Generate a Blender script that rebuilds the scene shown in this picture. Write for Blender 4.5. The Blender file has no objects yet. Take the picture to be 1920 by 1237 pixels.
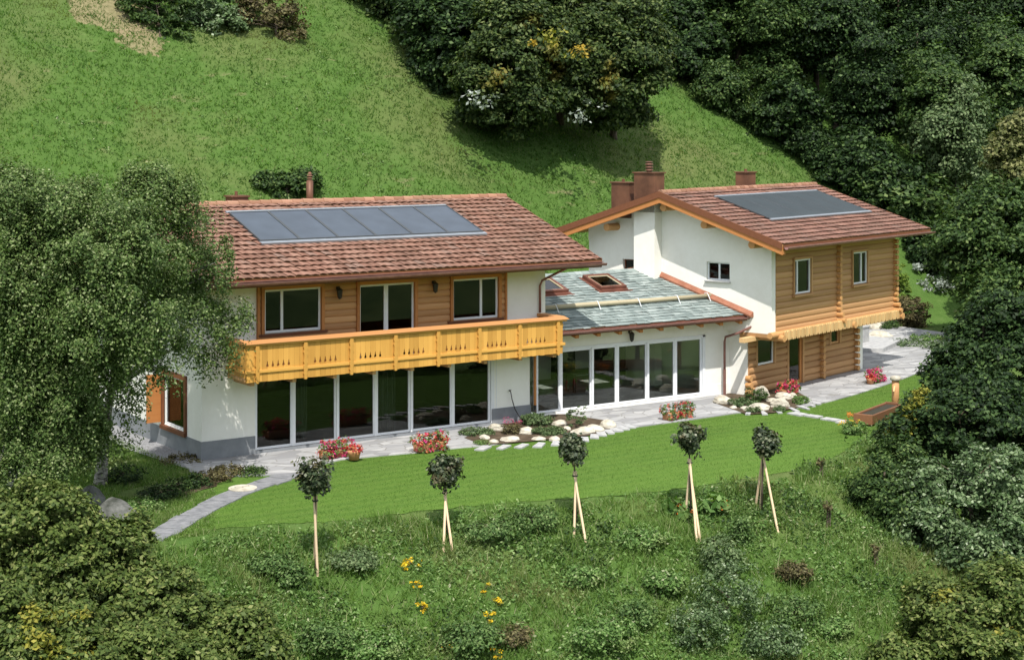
import bpy, bmesh, math, random
import numpy as np
from mathutils import Vector, Matrix
R_ = math.radians
scene = bpy.context.scene
COL = scene.collection

# ------------------------------------------------------------------ camera, sky, sun, exposure
FPX, CX, HY, CH = 3100., 960., 237., 10.9
FWD = (math.cos(R_(56)), math.sin(R_(56))); RGT = (FWD[1], -FWD[0])
CAM = (-21.75, -50.34, CH)
cd = bpy.data.cameras.new("camera"); cam = bpy.data.objects.new("camera", cd); COL.objects.link(cam)
cam.location = CAM; cam.rotation_euler = (R_(90), 0, R_(56 - 90))
cd.sensor_width = 36; cd.lens = 36 * FPX / 1920; cd.shift_y = -(618.5 - HY) / 1920; cd.clip_end = 2000; cd.clip_start = .5
scene.camera = cam
SUN_EL, SUN_H = R_(56.5), (.485, .8745)            # horizontal heading of the light
w = bpy.data.worlds.new("World"); scene.world = w; w.use_nodes = True
nt = w.node_tree; bg = nt.nodes['Background']; sky = nt.nodes.new('ShaderNodeTexSky')
sky.sky_type = 'NISHITA'; sky.sun_disc = False; sky.sun_elevation = SUN_EL
sky.sun_rotation = math.atan2(-SUN_H[0], -SUN_H[1]); sky.altitude = 1500
cl = nt.nodes.new('ShaderNodeMixRGB'); cl.inputs[0].default_value = .5; cl.inputs[2].default_value = (8.2, 8.2, 7.8, 1)   # thin bright cloud over half the sky
nt.links.new(sky.outputs[0], cl.inputs[1]); nt.links.new(cl.outputs[0], bg.inputs[0]); bg.inputs[1].default_value = 0.15
ld = bpy.data.lights.new("sun", 'SUN'); ld.energy = 3.7; ld.angle = R_(.53); ld.color = (1, .955, .88)
sun = bpy.data.objects.new("sun", ld); COL.objects.link(sun)
sd = Vector((SUN_H[0] * math.cos(SUN_EL), SUN_H[1] * math.cos(SUN_EL), -math.sin(SUN_EL)))
sun.rotation_euler = sd.to_track_quat('-Z', 'Y').to_euler(); sun.location = (-20, -30, 60)
vs = scene.view_settings; vs.view_transform = 'Standard'; vs.look = 'None'; vs.exposure = 0.7; vs.gamma = 1; vs.use_curve_mapping = False
scene.cycles.max_bounces = 8; scene.cycles.transparent_max_bounces = 12
scene.cycles.use_denoising = True

# ------------------------------------------------------------------ geometry helpers
def ray(px, py):
    u = (px - CX) / FPX; v = (HY - py) / FPX
    return (FWD[0] + RGT[0] * u, FWD[1] + RGT[1] * u, v)
def at(px, py, D):
    r = ray(px, py); return Vector((CAM[0] + r[0] * D, CAM[1] + r[1] * D, CAM[2] + r[2] * D))
def onz(px, py, z=0.):
    r = ray(px, py); return at(px, py, (z - CH) / r[2])
def uw(x, y):
    return (x - CAM[0]) * RGT[0] + (y - CAM[1]) * RGT[1], (x - CAM[0]) * FWD[0] + (y - CAM[1]) * FWD[1]
def proj(x, y, z):
    u, d = uw(x, y); return CX + FPX * u / d, HY - FPX * (z - CH) / d
EDGE = np.array([(-60, 22), (-25, 37.5), (-14, 41.3), (-9.46, 43.4), (-6.7, 45.2), (-4.6, 45.9), (-3, 46.7), (-1.4, 47.5), (.3, 48.1), (3.4, 49.2), (7, 51), (8.8, 52.3), (11, 55.2), (13.2, 60), (17.2, 70), (22.2, 81.8), (40, 110), (110, 190)])
def T(x, y):
    x = np.asarray(x, float); y = np.asarray(y, float)
    u, d = (x - CAM[0]) * RGT[0] + (y - CAM[1]) * RGT[1], (x - CAM[0]) * FWD[0] + (y - CAM[1]) * FWD[1]
    best = np.full(u.shape, 1e9)
    for a, b in zip(EDGE[:-1], EDGE[1:]):
        ab = b - a; t = np.clip(((u - a[0]) * ab[0] + (d - a[1]) * ab[1]) / (ab @ ab), 0, 1)
        best = np.minimum(best, np.hypot(u - a[0] - t * ab[0], d - a[1] - t * ab[1]))
    side = d < np.interp(u, EDGE[:, 0], EDGE[:, 1])
    s = np.where(side, best, 0)
    bank = .47 * (s - (1 - np.exp(-s))) ; bank = np.where(bank > 9, 9 + (bank - 9) * .15, bank)
    n = .10 * np.sin(x * 1.1 + 1.3 * np.sin(y * .7)) * np.sin(y * .9 + 1.1) + .06 * np.sin(x * 2.3 + y * 1.7)
    z = -.02 - bank + n * np.clip(s / 2, 0, 1)
    yh = y - (12.6 + .5 * np.sin(x * .2)); hs = np.maximum(yh, 0)
    hill = .69 * (hs - 1.2 * (1 - np.exp(-hs / 1.2)))
    nh = .45 * np.sin(x * .16 + .5 * np.sin(y * .12)) * np.sin(y * .11 + .4) + .16 * np.sin(x * .6 + y * .25) * np.sin(y * .45 - x * .1) + .06 * np.sin(x * 1.3 + 2 * np.sin(y * .5))
    z = z + hill + nh * np.clip(hs / 6, 0, 1)
    return z
def ground(px, py):
    r = ray(px, py); ds = np.arange(30, 320, .1)
    xs = CAM[0] + r[0] * ds; ys = CAM[1] + r[1] * ds; zs = CH + r[2] * ds
    h = T(xs, ys); i = int(np.argmax(zs < h))
    if not (zs < h).any(): i = len(ds) - 1
    return Vector((xs[i], ys[i], h[i]))

class MB:
    def __init__(s): s.v = []; s.f = []
    def add(s, vs, fs):
        n = len(s.v); s.v += [tuple(p) for p in vs]; s.f += [tuple(i + n for i in f) for f in fs]
    def box(s, x0, x1, y0, y1, z0, z1, M=None):
        vs = [(x0, y0, z0), (x1, y0, z0), (x1, y1, z0), (x0, y1, z0), (x0, y0, z1), (x1, y0, z1), (x1, y1, z1), (x0, y1, z1)]
        if M: vs = [M(*p) for p in vs]
        s.add(vs, [(0, 3, 2, 1), (4, 5, 6, 7), (0, 1, 5, 4), (1, 2, 6, 5), (2, 3, 7, 6), (3, 0, 4, 7)])
        return s
    def tube(s, pts, rad, n=8, cap=True):
        pts = [Vector(p) for p in pts]; k = len(pts)
        if not hasattr(rad, '__len__'): rad = [rad] * k
        vs = []
        for i, p in enumerate(pts):
            d = (pts[min(i + 1, k - 1)] - pts[max(i - 1, 0)]).normalized()
            a = Vector((0, 0, 1)) if abs(d.z) < .9 else Vector((1, 0, 0))
            e1 = d.cross(a).normalized(); e2 = d.cross(e1)
            for j in range(n):
                t = 2 * math.pi * j / n; vs.append(p + (e1 * math.cos(t) + e2 * math.sin(t)) * rad[i])
        fs = [(i * n + j, i * n + (j + 1) % n, (i + 1) * n + (j + 1) % n, (i + 1) * n + j) for i in range(k - 1) for j in range(n)]
        if cap: fs += [tuple(range(n))[::-1], tuple((k - 1) * n + j for j in range(n))]
        s.add(vs, fs); return s
    def prism(s, poly, M0, M1):   # poly: list of 2-D points, M0/M1 map them to the two end faces
        n = len(poly); s.add([M0(*p) for p in poly] + [M1(*p) for p in poly],
            [tuple(range(n)), tuple(range(2 * n - 1, n - 1, -1))] + [(i, i + n, (i + 1) % n + n, (i + 1) % n) for i in range(n)]); return s
    def quad(s, *p): s.add(p, [tuple(range(len(p)))]); return s
    def build(s, name, mat, parent=None, smooth=False, bevel=0, loc=None):
        me = bpy.data.meshes.new(name); me.from_pydata([tuple(p) for p in s.v], [], s.f)
        bm = bmesh.new(); bm.from_mesh(me); bmesh.ops.recalc_face_normals(bm, faces=bm.faces); bm.to_mesh(me); bm.free()
        me.materials.append(mat)
        if smooth: me.polygons.foreach_set('use_smooth', [True] * len(me.polygons))
        o = bpy.data.objects.new(name, me); COL.objects.link(o)
        if parent: o.parent = parent
        if loc is not None: o.location = loc
        if bevel:
            b = o.modifiers.new('bevel', 'BEVEL'); b.width = bevel; b.segments = 2; b.limit_method = 'ANGLE'
        return o
    def build_each(s, name, mat, parent=None, **k):
        par = list(range(len(s.v)))
        def find(a):
            while par[a] != a: par[a] = par[par[a]]; a = par[a]
            return a
        for f in s.f:
            for q in f[1:]: par[find(q)] = find(f[0])
        groups = {}
        for f in s.f: groups.setdefault(find(f[0]), []).append(f)
        out = []
        for fs in groups.values():
            ids = sorted({i for f in fs for i in f}); mp = {i: j for j, i in enumerate(ids)}; m = MB(); m.v = [s.v[i] for i in ids]; m.f = [tuple(mp[i] for i in f) for f in fs]
            out.append(m.build(name, mat, parent, **k))
        return out
def np_mesh(name, V, F, mat, parent=None, loc=None, smooth=False):
    me = bpy.data.meshes.new(name); V = np.asarray(V, np.float32); F = np.asarray(F, np.int32); k = F.shape[1]
    me.vertices.add(len(V)); me.vertices.foreach_set('co', V.ravel())
    me.loops.add(F.size); me.loops.foreach_set('vertex_index', F.ravel())
    me.polygons.add(len(F)); me.polygons.foreach_set('loop_start', np.arange(0, F.size, k, dtype=np.int32))
    if smooth: me.polygons.foreach_set('use_smooth', np.ones(len(F), bool))
    me.update(calc_edges=True); me.materials.append(mat)
    o = bpy.data.objects.new(name, me); COL.objects.link(o)
    if parent: o.parent = parent
    if loc is not None: o.location = loc
    return o
def tag(o, label=None, cat=None, group=None, kind=None):
    if label: o['label'] = label
    if cat: o['category'] = cat
    if group: o['group'] = group
    if kind: o['kind'] = kind
    return o
def thing(name, label, cat, loc=(0, 0, 0), rz=0, group=None):
    o = bpy.data.objects.new(name, None); COL.objects.link(o); o.location = loc; o.rotation_euler = (0, 0, rz)
    o.empty_display_size = .2
    return tag(o, label, cat, group)
def copy_tree(o, parent=None):
    c = o.copy(); COL.objects.link(c)
    if parent: c.parent = parent
    for ch in [k for k in bpy.data.objects if k.parent == o]: copy_tree(ch, c)
    return c

# ------------------------------------------------------------------ materials
class N:
    def __init__(s, name):
        s.m = bpy.data.materials.new(name); s.m.use_nodes = True; s.t = s.m.node_tree; s.b = s.t.nodes['Principled BSDF']; s.out = s.t.nodes['Material Output']
    def n(s, typ, **k):
        x = s.t.nodes.new('ShaderNode' + typ)
        for a, b in k.items():
            if a.startswith('i_'):
                key = a[2:]; key = int(key) if key.isdigit() else key.replace('_', ' ')
                x.inputs[key].default_value = b
            else: setattr(x, a, b)
        return x
    def l(s, a, b): s.t.links.new(a, b)
    def coord(s, scale=(1, 1, 1), kind='Object', rot=(0, 0, 0)):
        c = s.n('TexCoord'); m = s.n('Mapping'); m.inputs['Scale'].default_value = scale; m.inputs['Rotation'].default_value = rot
        s.l(c.outputs[kind], m.inputs[0]); return m.outputs[0]
    def noise(s, sc, det=4, rough=.6, vec=None, dist=0.):
        x = s.n('TexNoise'); x.inputs['Scale'].default_value = sc; x.inputs['Detail'].default_value = det; x.inputs['Roughness'].default_value = rough
        x.inputs['Distortion'].default_value = dist
        s.l(vec if vec is not None else s.coord(), x.inputs['Vector']); return x.outputs['Fac']
    def ramp(s, fac, stops, interp='LINEAR'):
        x = s.n('ValToRGB'); r = x.color_ramp; r.interpolation = interp
        while len(r.elements) < len(stops): r.elements.new(.5)
        for e, (p, c) in zip(r.elements, stops): e.position = p; e.color = (*c, 1) if len(c) == 3 else c
        s.l(fac, x.inputs[0]); return x.outputs[0]
    def mix(s, fac, a, b, mode='MIX'):
        x = s.n('MixRGB', blend_type=mode)
        for i, v in ((0, fac), (1, a), (2, b)):
            if hasattr(v, 'is_linked') or hasattr(v, 'links'): s.l(v, x.inputs[i])
            else: x.inputs[i].default_value = v if i == 0 or len(v) == 4 else (*v, 1)
        return x.outputs[0]
    def bump(s, h, st=.3, dist=.02):
        x = s.n('Bump'); x.inputs['Strength'].default_value = st; x.inputs['Distance'].default_value = dist; s.l(h, x.inputs['Height']); s.l(x.outputs[0], s.b.inputs['Normal']); return x
    def base(s, c, rough=.8, spec=.3):
        if isinstance(c, tuple): s.b.inputs['Base Color'].default_value = (*c, 1)
        else: s.l(c, s.b.inputs['Base Color'])
        s.b.inputs['Roughness'].default_value = rough; s.b.inputs['Specular IOR Level'].default_value = spec; return s.m
    def rnd(s): return s.n('NewGeometry').outputs['Random Per Island']

def mat_plain(name, c1, c2, sc=3., rough=.8, spec=.3, metal=0, bump=0):
    n = N(name); f = n.noise(sc, 6); col = n.ramp(f, [(.3, c1), (.7, c2)]); n.base(col, rough, spec); n.b.inputs['Metallic'].default_value = metal
    if bump: n.bump(n.noise(sc * 12, 3), bump, .01)
    return n.m
M = {}
def mk_plaster():
    n = N('white_plaster'); f = n.noise(.7, 6, .65); g = n.noise(5, 4)
    c = n.mix(.35, n.ramp(f, [(.3, (.70, .68, .62)), (.65, (.80, .785, .735))]), n.ramp(g, [(.3, (.74, .725, .665)), (.7, (.83, .82, .775))]))
    n.base(c, .9, .15); n.bump(n.noise(45, 3), .25, .01); return n.m
M['plaster'] = mk_plaster()
M['plinth'] = mat_plain('grey_plinth', (.17, .18, .195), (.23, .24, .25), 2, .9, .2, bump=.2)
def mk_wood(name, dark, light, axis=0, rough=.6, ring=9.):
    n = N(name); sc = [ring] * 3; sc[axis] = .7
    v = n.coord(tuple(sc)); f = n.noise(1., 6, .62, v, .6); isl = n.rnd()
    c = n.ramp(f, [(.25, dark), (.72, light)])
    c = n.mix(.55, c, n.ramp(isl, [(0, tuple(x * .72 for x in dark)), (.5, tuple((a + b) / 2 for a, b in zip(dark, light))), (1, tuple(min(1, x * 1.12) for x in light))]))
    n.base(c, rough, .3); n.bump(f, .25, .01); return n.m
M['log'] = mk_wood('log_timber', (.40, .195, .080), (.56, .31, .14))
M['logB'] = mk_wood('honey_log_timber', (.36, .19, .082), (.50, .285, .13))
M['logend'] = mk_wood('log_end_grain', (.40, .20, .075), (.54, .30, .12), 2)
M['brown'] = mk_wood('stained_timber', (.11, .040, .020), (.20, .075, .034))
M['brownT'] = mk_wood('weathered_red_timber', (.13, .055, .028), (.22, .10, .05))
M['brownL'] = mk_wood('light_stained_timber', (.36, .135, .04), (.50, .215, .07))
M['pine'] = mk_wood('golden_pine', (.465, .23, .044), (.60, .33, .078), 2, .55)
M['pinex'] = mk_wood('golden_pine_rail', (.465, .23, .044), (.60, .33, .078), 0, .55)
M['fringe'] = mk_wood('pale_carved_board', (.52, .33, .145), (.58, .38, .175), 2, .6)
M['cap'] = mk_wood('orange_stained_rail', (.38, .165, .06), (.52, .26, .10), 0, .55)
M['palep'] = mk_wood('pale_pine', (.52, .32, .14), (.68, .46, .23), 2, .6)
M['greylog'] = mk_wood('weathered_log', (.25, .215, .14), (.46, .40, .27), 0, .8)
M['copper'] = mat_plain('copper_sheet', (.15, .062, .045), (.27, .115, .08), 2.5, .5, .4, .55)
M['copperN'] = mat_plain('new_copper_sheet', (.36, .13, .065), (.48, .20, .12), 3, .5, .4, .35)
M['flash'] = mat_plain('aged_copper_flashing', (.24, .095, .055), (.36, .155, .095), 3, .5, .4, .4)
M['gutter'] = mat_plain('copper_gutter', (.18, .085, .07), (.30, .15, .125), 4, .42, .5, .4)
M['chim'] = mat_plain('chimney_copper', (.085, .038, .022), (.20, .09, .052), 1.2, .55, .4, .3)
M['white'] = mat_plain('white_paint', (.66, .67, .69), (.72, .73, .745), 6, .45, .4)
M['dark'] = mat_plain('dark_metal', (.02, .018, .016), (.035, .03, .027), 6, .5, .4)
M['soffit'] = mk_wood('soffit_boards', (.38, .20, .08), (.52, .30, .13))
M['slabside'] = mat_plain('grey_stone', (.30, .30, .30), (.42, .42, .41), 3, .85, .2, bump=.3)
def mk_tiles(name, stops, dirt):
    n = N(name); isl = n.rnd(); c = n.ramp(isl, stops); f = n.noise(.5, 5, .65)
    c = n.mix(n.ramp(f, [(.42, (0, 0, 0)), (.72, (1, 1, 1))]), c, n.mix(.5, c, dirt)); g = n.noise(14, 5, .7)
    c = n.mix(n.ramp(g, [(.48, (0, 0, 0)), (.75, (.4, .4, .4))]), c, dirt)
    n.base(c, .85, .2); n.bump(n.noise(40, 3), .4, .01); return n.m
M['tile'] = mk_tiles('red_clay_tile', [(0, (.165, .082, .057)), (.3, (.205, .103, .072)), (.6, (.235, .122, .087)), (.85, (.265, .148, .108)), (1, (.20, .125, .098))], (.115, .080, .06))
M['tileB'] = mk_tiles('brown_clay_tile', [(0, (.13, .066, .050)), (.3, (.19, .095, .070)), (.6, (.23, .116, .086)), (.85, (.26, .140, .105)), (1, (.18, .112, .09))], (.10, .068, .052))
M['ridge'] = mk_tiles('ridge_tile', [(0, (.23, .11, .07)), (.5, (.31, .155, .10)), (1, (.37, .20, .135))], (.19, .13, .08))
M['slate'] = mk_tiles('grey_slate', [(0, (.15, .185, .178)), (.35, (.20, .24, .23)), (.7, (.25, .295, .28)), (1, (.32, .36, .345))], (.18, .205, .195))
def mk_glass(name, tint, ior=1.5, rough=0., tr=(1, 1, 1)):
    n = N(name); tb = n.n('BsdfTransparent'); tb.inputs[0].default_value = (*tint, 1); gl = n.n('BsdfGlossy'); gl.inputs['Roughness'].default_value = rough
    fr = n.n('Fresnel'); fr.inputs[0].default_value = ior; mx = n.n('MixShader'); n.l(fr.outputs[0], mx.inputs[0]); n.l(tb.outputs[0], mx.inputs[1]); n.l(gl.outputs[0], mx.inputs[2])
    n.l(mx.outputs[0], n.out.inputs[0]); return n.m
M['glass'] = mk_glass('window_glass', (.85, .88, .85), 1.45, .01)
M['glassX'] = mk_glass('dark_window_glass', (.20, .22, .215), 1.5, .01)
M['glassD'] = mk_glass('tinted_window_glass', (.50, .53, .51), 1.5, .01)
def mk_panel(name, c):
    n = N(name); f = n.noise(1.2, 3); n.base(n.ramp(f, [(.35, c), (.7, tuple(x * 1.25 for x in c))]), .35, .15)
    return n.m
M['panel'] = mk_panel('solar_glass', (.050, .062, .082)); M['panelB'] = mk_panel('dark_solar_glass', (.022, .030, .034))
M['alu'] = mat_plain('anodised_frame', (.24, .26, .29), (.30, .33, .36), 4, .4, .5, .5)
M['aluD'] = mat_plain('dark_frame', (.035, .04, .045), (.05, .055, .06), 4, .5, .4)
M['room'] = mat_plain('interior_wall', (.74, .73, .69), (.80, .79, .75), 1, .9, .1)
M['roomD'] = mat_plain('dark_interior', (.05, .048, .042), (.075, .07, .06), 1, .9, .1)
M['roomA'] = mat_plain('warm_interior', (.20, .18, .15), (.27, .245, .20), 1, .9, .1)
M['ochre'] = mat_plain('ochre_interior', (.30, .22, .10), (.38, .28, .14), 1, .9, .1)
M['curtain'] = mat_plain('curtain_cloth', (.34, .34, .32), (.45, .45, .43), 5, .9, .1)
def mk_paving(name='crazy_paving', sc=1.35, lo=(.27, .27, .275), hi=(.50, .50, .49)):
    n = N(name); v0_ = n.coord((1, 1.9, 1), rot=(0, 0, .35)); wb = n.n('TexNoise'); wb.inputs['Scale'].default_value = .9; n.l(v0_, wb.inputs['Vector']); v = n.mix(.22, v0_, wb.outputs['Color'], 'ADD'); v1 = n.n('TexVoronoi'); v1.feature = 'F1'; v1.inputs['Scale'].default_value = sc; n.l(v, v1.inputs['Vector'])
    v2 = n.n('TexVoronoi'); v2.feature = 'DISTANCE_TO_EDGE'; v2.inputs['Scale'].default_value = sc; n.l(v, v2.inputs['Vector'])
    sep = n.n('SeparateColor'); n.l(v1.outputs['Color'], sep.inputs[0])
    c = n.ramp(sep.outputs[0], [(0, tuple(x * .85 for x in lo)), (.45, (.31, .31, .31)), (.8, (.39, .388, .385)), (1, tuple(x * .88 for x in hi))])
    c = n.mix(n.ramp(n.noise(1.6, 6, .7), [(.35, (0, 0, 0)), (.75, (.55, .55, .55))]), c, (.24, .24, .25))
    g = n.ramp(v2.outputs['Distance'], [(.015, (1, 1, 1)), (.04, (0, 0, 0))])
    c = n.mix(g, c, (.225, .22, .21)); n.base(c, .85, .25); n.bump(n.ramp(v2.outputs['Distance'], [(.01, (0, 0, 0)), (.05, (1, 1, 1))]), .5, .02); return n.m
M['paving'] = mk_paving()
M['slab'] = mat_plain('stone_slab', (.28, .28, .29), (.44, .44, .43), 4, .85, .2, bump=.3)
M['slabD'] = mat_plain('dark_stone_slab', (.13, .135, .145), (.24, .24, .25), 4, .85, .2, bump=.3)
M['rock'] = mat_plain('pale_limestone', (.30, .27, .21), (.58, .54, .45), 3.2, .9, .2, bump=1.)
M['rockG'] = mat_plain('grey_boulder', (.03, .034, .026), (.17, .17, .16), 2.6, .9, .2, bump=.9)
M['soil'] = mat_plain('soil', (.045, .033, .022), (.12, .09, .06), 3, .95, .1, bump=.8)
M['gravel'] = mat_plain('grey_gravel', (.12, .12, .125), (.36, .36, .37), 22, .95, .1, bump=.9)
M['terra'] = mat_plain('terracotta', (.38, .17, .08), (.52, .27, .14), 5, .8, .2)
def mk_bark(name, c1, c2, sc=(3, 3, 9), lo=.42, hi=.6):
    n = N(name); f = n.noise(1.4, 6, .7, n.coord(sc)); n.base(n.ramp(f, [(lo, c1), (hi, c2)]), .9, .15); n.bump(f, .6, .03); return n.m
M['bark'] = mk_bark('brown_bark', (.045, .035, .026), (.13, .10, .075), (9, 9, 2))
M['birchbark'] = mk_bark('birch_bark', (.05, .045, .04), (.42, .40, .36))
M['stake'] = mk_wood('stake_wood', (.50, .36, .22), (.68, .52, .36), 2, .7)

def mk_leaf(name, stops, patch=None, psc=.8, trans=.2, rough=.55, spec=.16, patchlim=(.55, .7)):
    n = N(name); isl = n.rnd(); c = n.ramp(isl, stops)
    f = n.noise(psc, 3, .55, n.coord(kind='Object'))
    mid = stops[len(stops) // 2][1]
    c = n.mix(n.ramp(n.noise(psc * 1.7, 2), [(.35, (.5, .5, .5)), (.65, (0, 0, 0))]), c, n.mix(1., c, (.55, .62, .6), 'MULTIPLY'))
    if patch: c = n.mix(n.ramp(f, [(patchlim[0], (0, 0, 0)), (patchlim[1], (.85, .85, .85))]), c, n.mix(.8, c, patch))
    n.base(c, rough, spec)
    tr = n.n('BsdfTranslucent'); n.l(n.mix(1., c, (1.2, 1.4, .5, 1), 'MULTIPLY'), tr.inputs[0]); mx = n.n('MixShader'); mx.inputs[0].default_value = trans
    n.l(n.b.outputs[0], mx.inputs[1]); n.l(tr.outputs[0], mx.inputs[2]); n.l(mx.outputs[0], n.out.inputs[0]); return n.m
M['lf_birch'] = mk_leaf('birch_leaves', [(0, (.036, .072, .016)), (.4, (.078, .128, .032)), (.8, (.145, .20, .062)), (1, (.30, .34, .17))], None, .9)
M['lf_maple'] = mk_leaf('maple_leaves', [(0, (.034, .060, .011)), (.5, (.082, .118, .026)), (.9, (.155, .19, .052)), (1, (.23, .24, .09))], (.22, .17, .04), .5, patchlim=(.6, .78))
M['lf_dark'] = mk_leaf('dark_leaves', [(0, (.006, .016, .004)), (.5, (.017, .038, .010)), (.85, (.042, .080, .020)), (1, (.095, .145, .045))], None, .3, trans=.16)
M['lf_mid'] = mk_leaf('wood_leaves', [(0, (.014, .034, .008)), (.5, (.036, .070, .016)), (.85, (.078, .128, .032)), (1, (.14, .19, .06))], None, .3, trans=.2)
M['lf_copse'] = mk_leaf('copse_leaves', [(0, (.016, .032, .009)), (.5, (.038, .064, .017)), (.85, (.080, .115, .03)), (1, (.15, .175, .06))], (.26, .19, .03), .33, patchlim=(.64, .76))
M['lf_white'] = mk_leaf('whitebeam_leaves', [(0, (.032, .062, .022)), (.5, (.08, .13, .048)), (.8, (.15, .21, .095)), (.96, (.25, .31, .18)), (1, (.38, .43, .30))], None, .5)
M['lf_pale'] = mk_leaf('pale_birch_leaves', [(0, (.05, .085, .03)), (.5, (.10, .15, .06)), (1, (.20, .25, .12))], None, .4)
M['lf_silver'] = mk_leaf('silver_leaves', [(0, (.06, .08, .05)), (.5, (.18, .21, .17)), (1, (.46, .48, .45))], None, .5)
M['lf_yellow'] = mk_leaf('yellowing_leaves', [(0, (.07, .09, .012)), (.5, (.16, .17, .025)), (1, (.32, .28, .05))], (.42, .25, .03), .6)
M['lf_lolly'] = mk_leaf('ball_maple_leaves', [(0, (.018, .032, .014)), (.5, (.042, .064, .026)), (.85, (.10, .12, .062)), (1, (.21, .21, .14))], (.16, .10, .05), 1.2, rough=.45, spec=.3)
M['lf_juni'] = mk_leaf('juniper_needles', [(0, (.045, .075, .03)), (.5, (.085, .135, .05)), (1, (.17, .22, .10))], None, 1.5)
M['lf_tan'] = mk_leaf('tan_tinged_leaves', [(0, (.06, .075, .022)), (.5, (.13, .14, .045)), (1, (.26, .25, .11))], None, .6)
M['lf_bushy'] = mk_leaf('bank_bush_leaves', [(0, (.035, .075, .018)), (.5, (.075, .135, .035)), (.85, (.13, .20, .06)), (1, (.22, .28, .12))], None, .6)
M['lf_thuja'] = mk_leaf('thuja_needles', [(0, (.06, .11, .012)), (.5, (.12, .19, .025)), (1, (.22, .29, .05))], None, 1.5)
M['lf_brown'] = mk_leaf('bronze_leaves', [(0, (.05, .035, .02)), (.5, (.10, .085, .035)), (1, (.18, .16, .07))], None, 1.)
M['lf_weed'] = mk_leaf('weed_leaves', [(0, (.055, .115, .026)), (.45, (.11, .20, .05)), (.8, (.18, .28, .085)), (.95, (.28, .36, .15)), (1, (.38, .38, .24))], (.22, .20, .10), .35, .3, patchlim=(.58, .75))
M['lf_meadow'] = mk_leaf('meadow_blades', [(0, (.052, .115, .019)), (.5, (.074, .158, .029)), (.85, (.115, .205, .050)), (1, (.25, .26, .12))], (.20, .175, .08), .17, .6, patchlim=(.56, .72))
M['lf_bank'] = mk_leaf('bank_blades', [(0, (.07, .13, .022)), (.5, (.115, .20, .04)), (.85, (.19, .27, .08)), (1, (.36, .35, .20))], (.22, .20, .09), .3, .35)
M['lf_lawn'] = mk_leaf('lawn_blades', [(0, (.040, .088, .012)), (.6, (.070, .145, .020)), (1, (.125, .20, .05))], None, .3, .3)
M['pink'] = mk_leaf('pink_petals', [(0, (.45, .01, .08)), (.5, (.62, .03, .20)), (.8, (.75, .12, .35)), (1, (.70, .30, .18))], None, 2, .3)
M['red'] = mk_leaf('red_petals', [(0, (.42, .01, .03)), (.5, (.60, .03, .08)), (.8, (.62, .20, .09)), (1, (.66, .40, .16))], None, 2, .3)
M['yel'] = mk_leaf('yellow_petals', [(0, (.62, .36, .01)), (.5, (.80, .52, .02)), (1, (.85, .62, .05))], None, 2, .3)
M['orange'] = mk_leaf('orange_petals', [(0, (.60, .14, .02)), (1, (.75, .25, .05))], None, 2, .3)

def mk_meadow():
    n = N('meadow_ground'); v = n.coord((1, 1, 1)); a = n.noise(.09, 6, .62, v); b = n.noise(.9, 6, .7, v); d = n.noise(5, 4, .7, v)
    c = n.ramp(b, [(.25, (.044, .096, .017)), (.5, (.066, .132, .025)), (.75, (.098, .162, .042))])
    c = n.mix(n.ramp(a, [(.46, (0, 0, 0)), (.64, (.9, .9, .9))]), c, n.mix(.55, c, (.18, .15, .075)))
    st = n.noise(1.0, 6, .65, n.coord((.35, .9, .35), rot=(0, 0, .5)))
    c = n.mix(n.ramp(st, [(.62, (0, 0, 0)), (.72, (.8, .8, .8))]), c, (.25, .205, .12))
    c = n.mix(.35, c, n.ramp(d, [(.3, (.028, .052, .012)), (.7, (.08, .12, .032))]))
    for (px, py, rad) in ((215, 20, 2.9), (262, 75, 1.6)):
        g_ = ground(px, py); vd_ = n.n('VectorMath', operation='DISTANCE'); n.l(v, vd_.inputs[0]); vd_.inputs[1].default_value = g_
        m1 = n.n('Math', operation='MULTIPLY_ADD'); n.l(vd_.outputs['Value'], m1.inputs[0]); m1.inputs[1].default_value = -1 / rad; m1.inputs[2].default_value = 1.0
        m2 = n.n('Math', operation='MULTIPLY_ADD'); n.l(b, m2.inputs[0]); m2.inputs[1].default_value = 1.8; n.l(m1.outputs[0], m2.inputs[2])
        c = n.mix(n.ramp(m2.outputs[0], [(.95, (0, 0, 0)), (1.5, (.7, .7, .7))]), c, n.ramp(d, [(.3, (.16, .125, .07)), (.7, (.30, .235, .145))]))
    n.base(c, .95, .1); n.bump(d, .8, .12); return n.m
M['meadow'] = mk_meadow()
def mk_lawn():
    n = N('mown_lawn'); v = n.coord((1, 1, 1)); a = n.noise(.5, 4, .6, v); d = n.noise(14, 4, .75, n.coord((1, .5, 1)))
    c = n.ramp(a, [(.3, (.052, .115, .013)), (.7, (.068, .142, .018))])
    c = n.mix(.6, c, n.ramp(d, [(.35, (.036, .078, .010)), (.65, (.095, .16, .034))])); wv_ = n.n('TexWave', wave_type='RINGS'); wv_.inputs['Scale'].default_value = .55; wv_.inputs['Distortion'].default_value = 1.5; n.l(n.coord((1, 1, 0)), wv_.inputs['Vector']); c = n.mix(n.ramp(wv_.outputs['Fac'], [(.3, (0, 0, 0)), (.7, (.22, .22, .22))]), c, (.12, .19, .035)); q = n.noise(1.7, 5, .7); c = n.mix(n.ramp(q, [(.5, (0, 0, 0)), (.75, (.5, .5, .5))]), c, (.10, .145, .035))
    e = n.noise(.25, 3, .5, n.coord((.25, 2.2, 1), rot=(0, 0, -.2))); c = n.mix(n.ramp(e, [(.45, (0, 0, 0)), (.6, (.35, .35, .35))]), c, (.088, .16, .024))
    n.base(c, .9, .1); n.bump(d, .6, .03); return n.m
M['lawn'] = mk_lawn()

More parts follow.
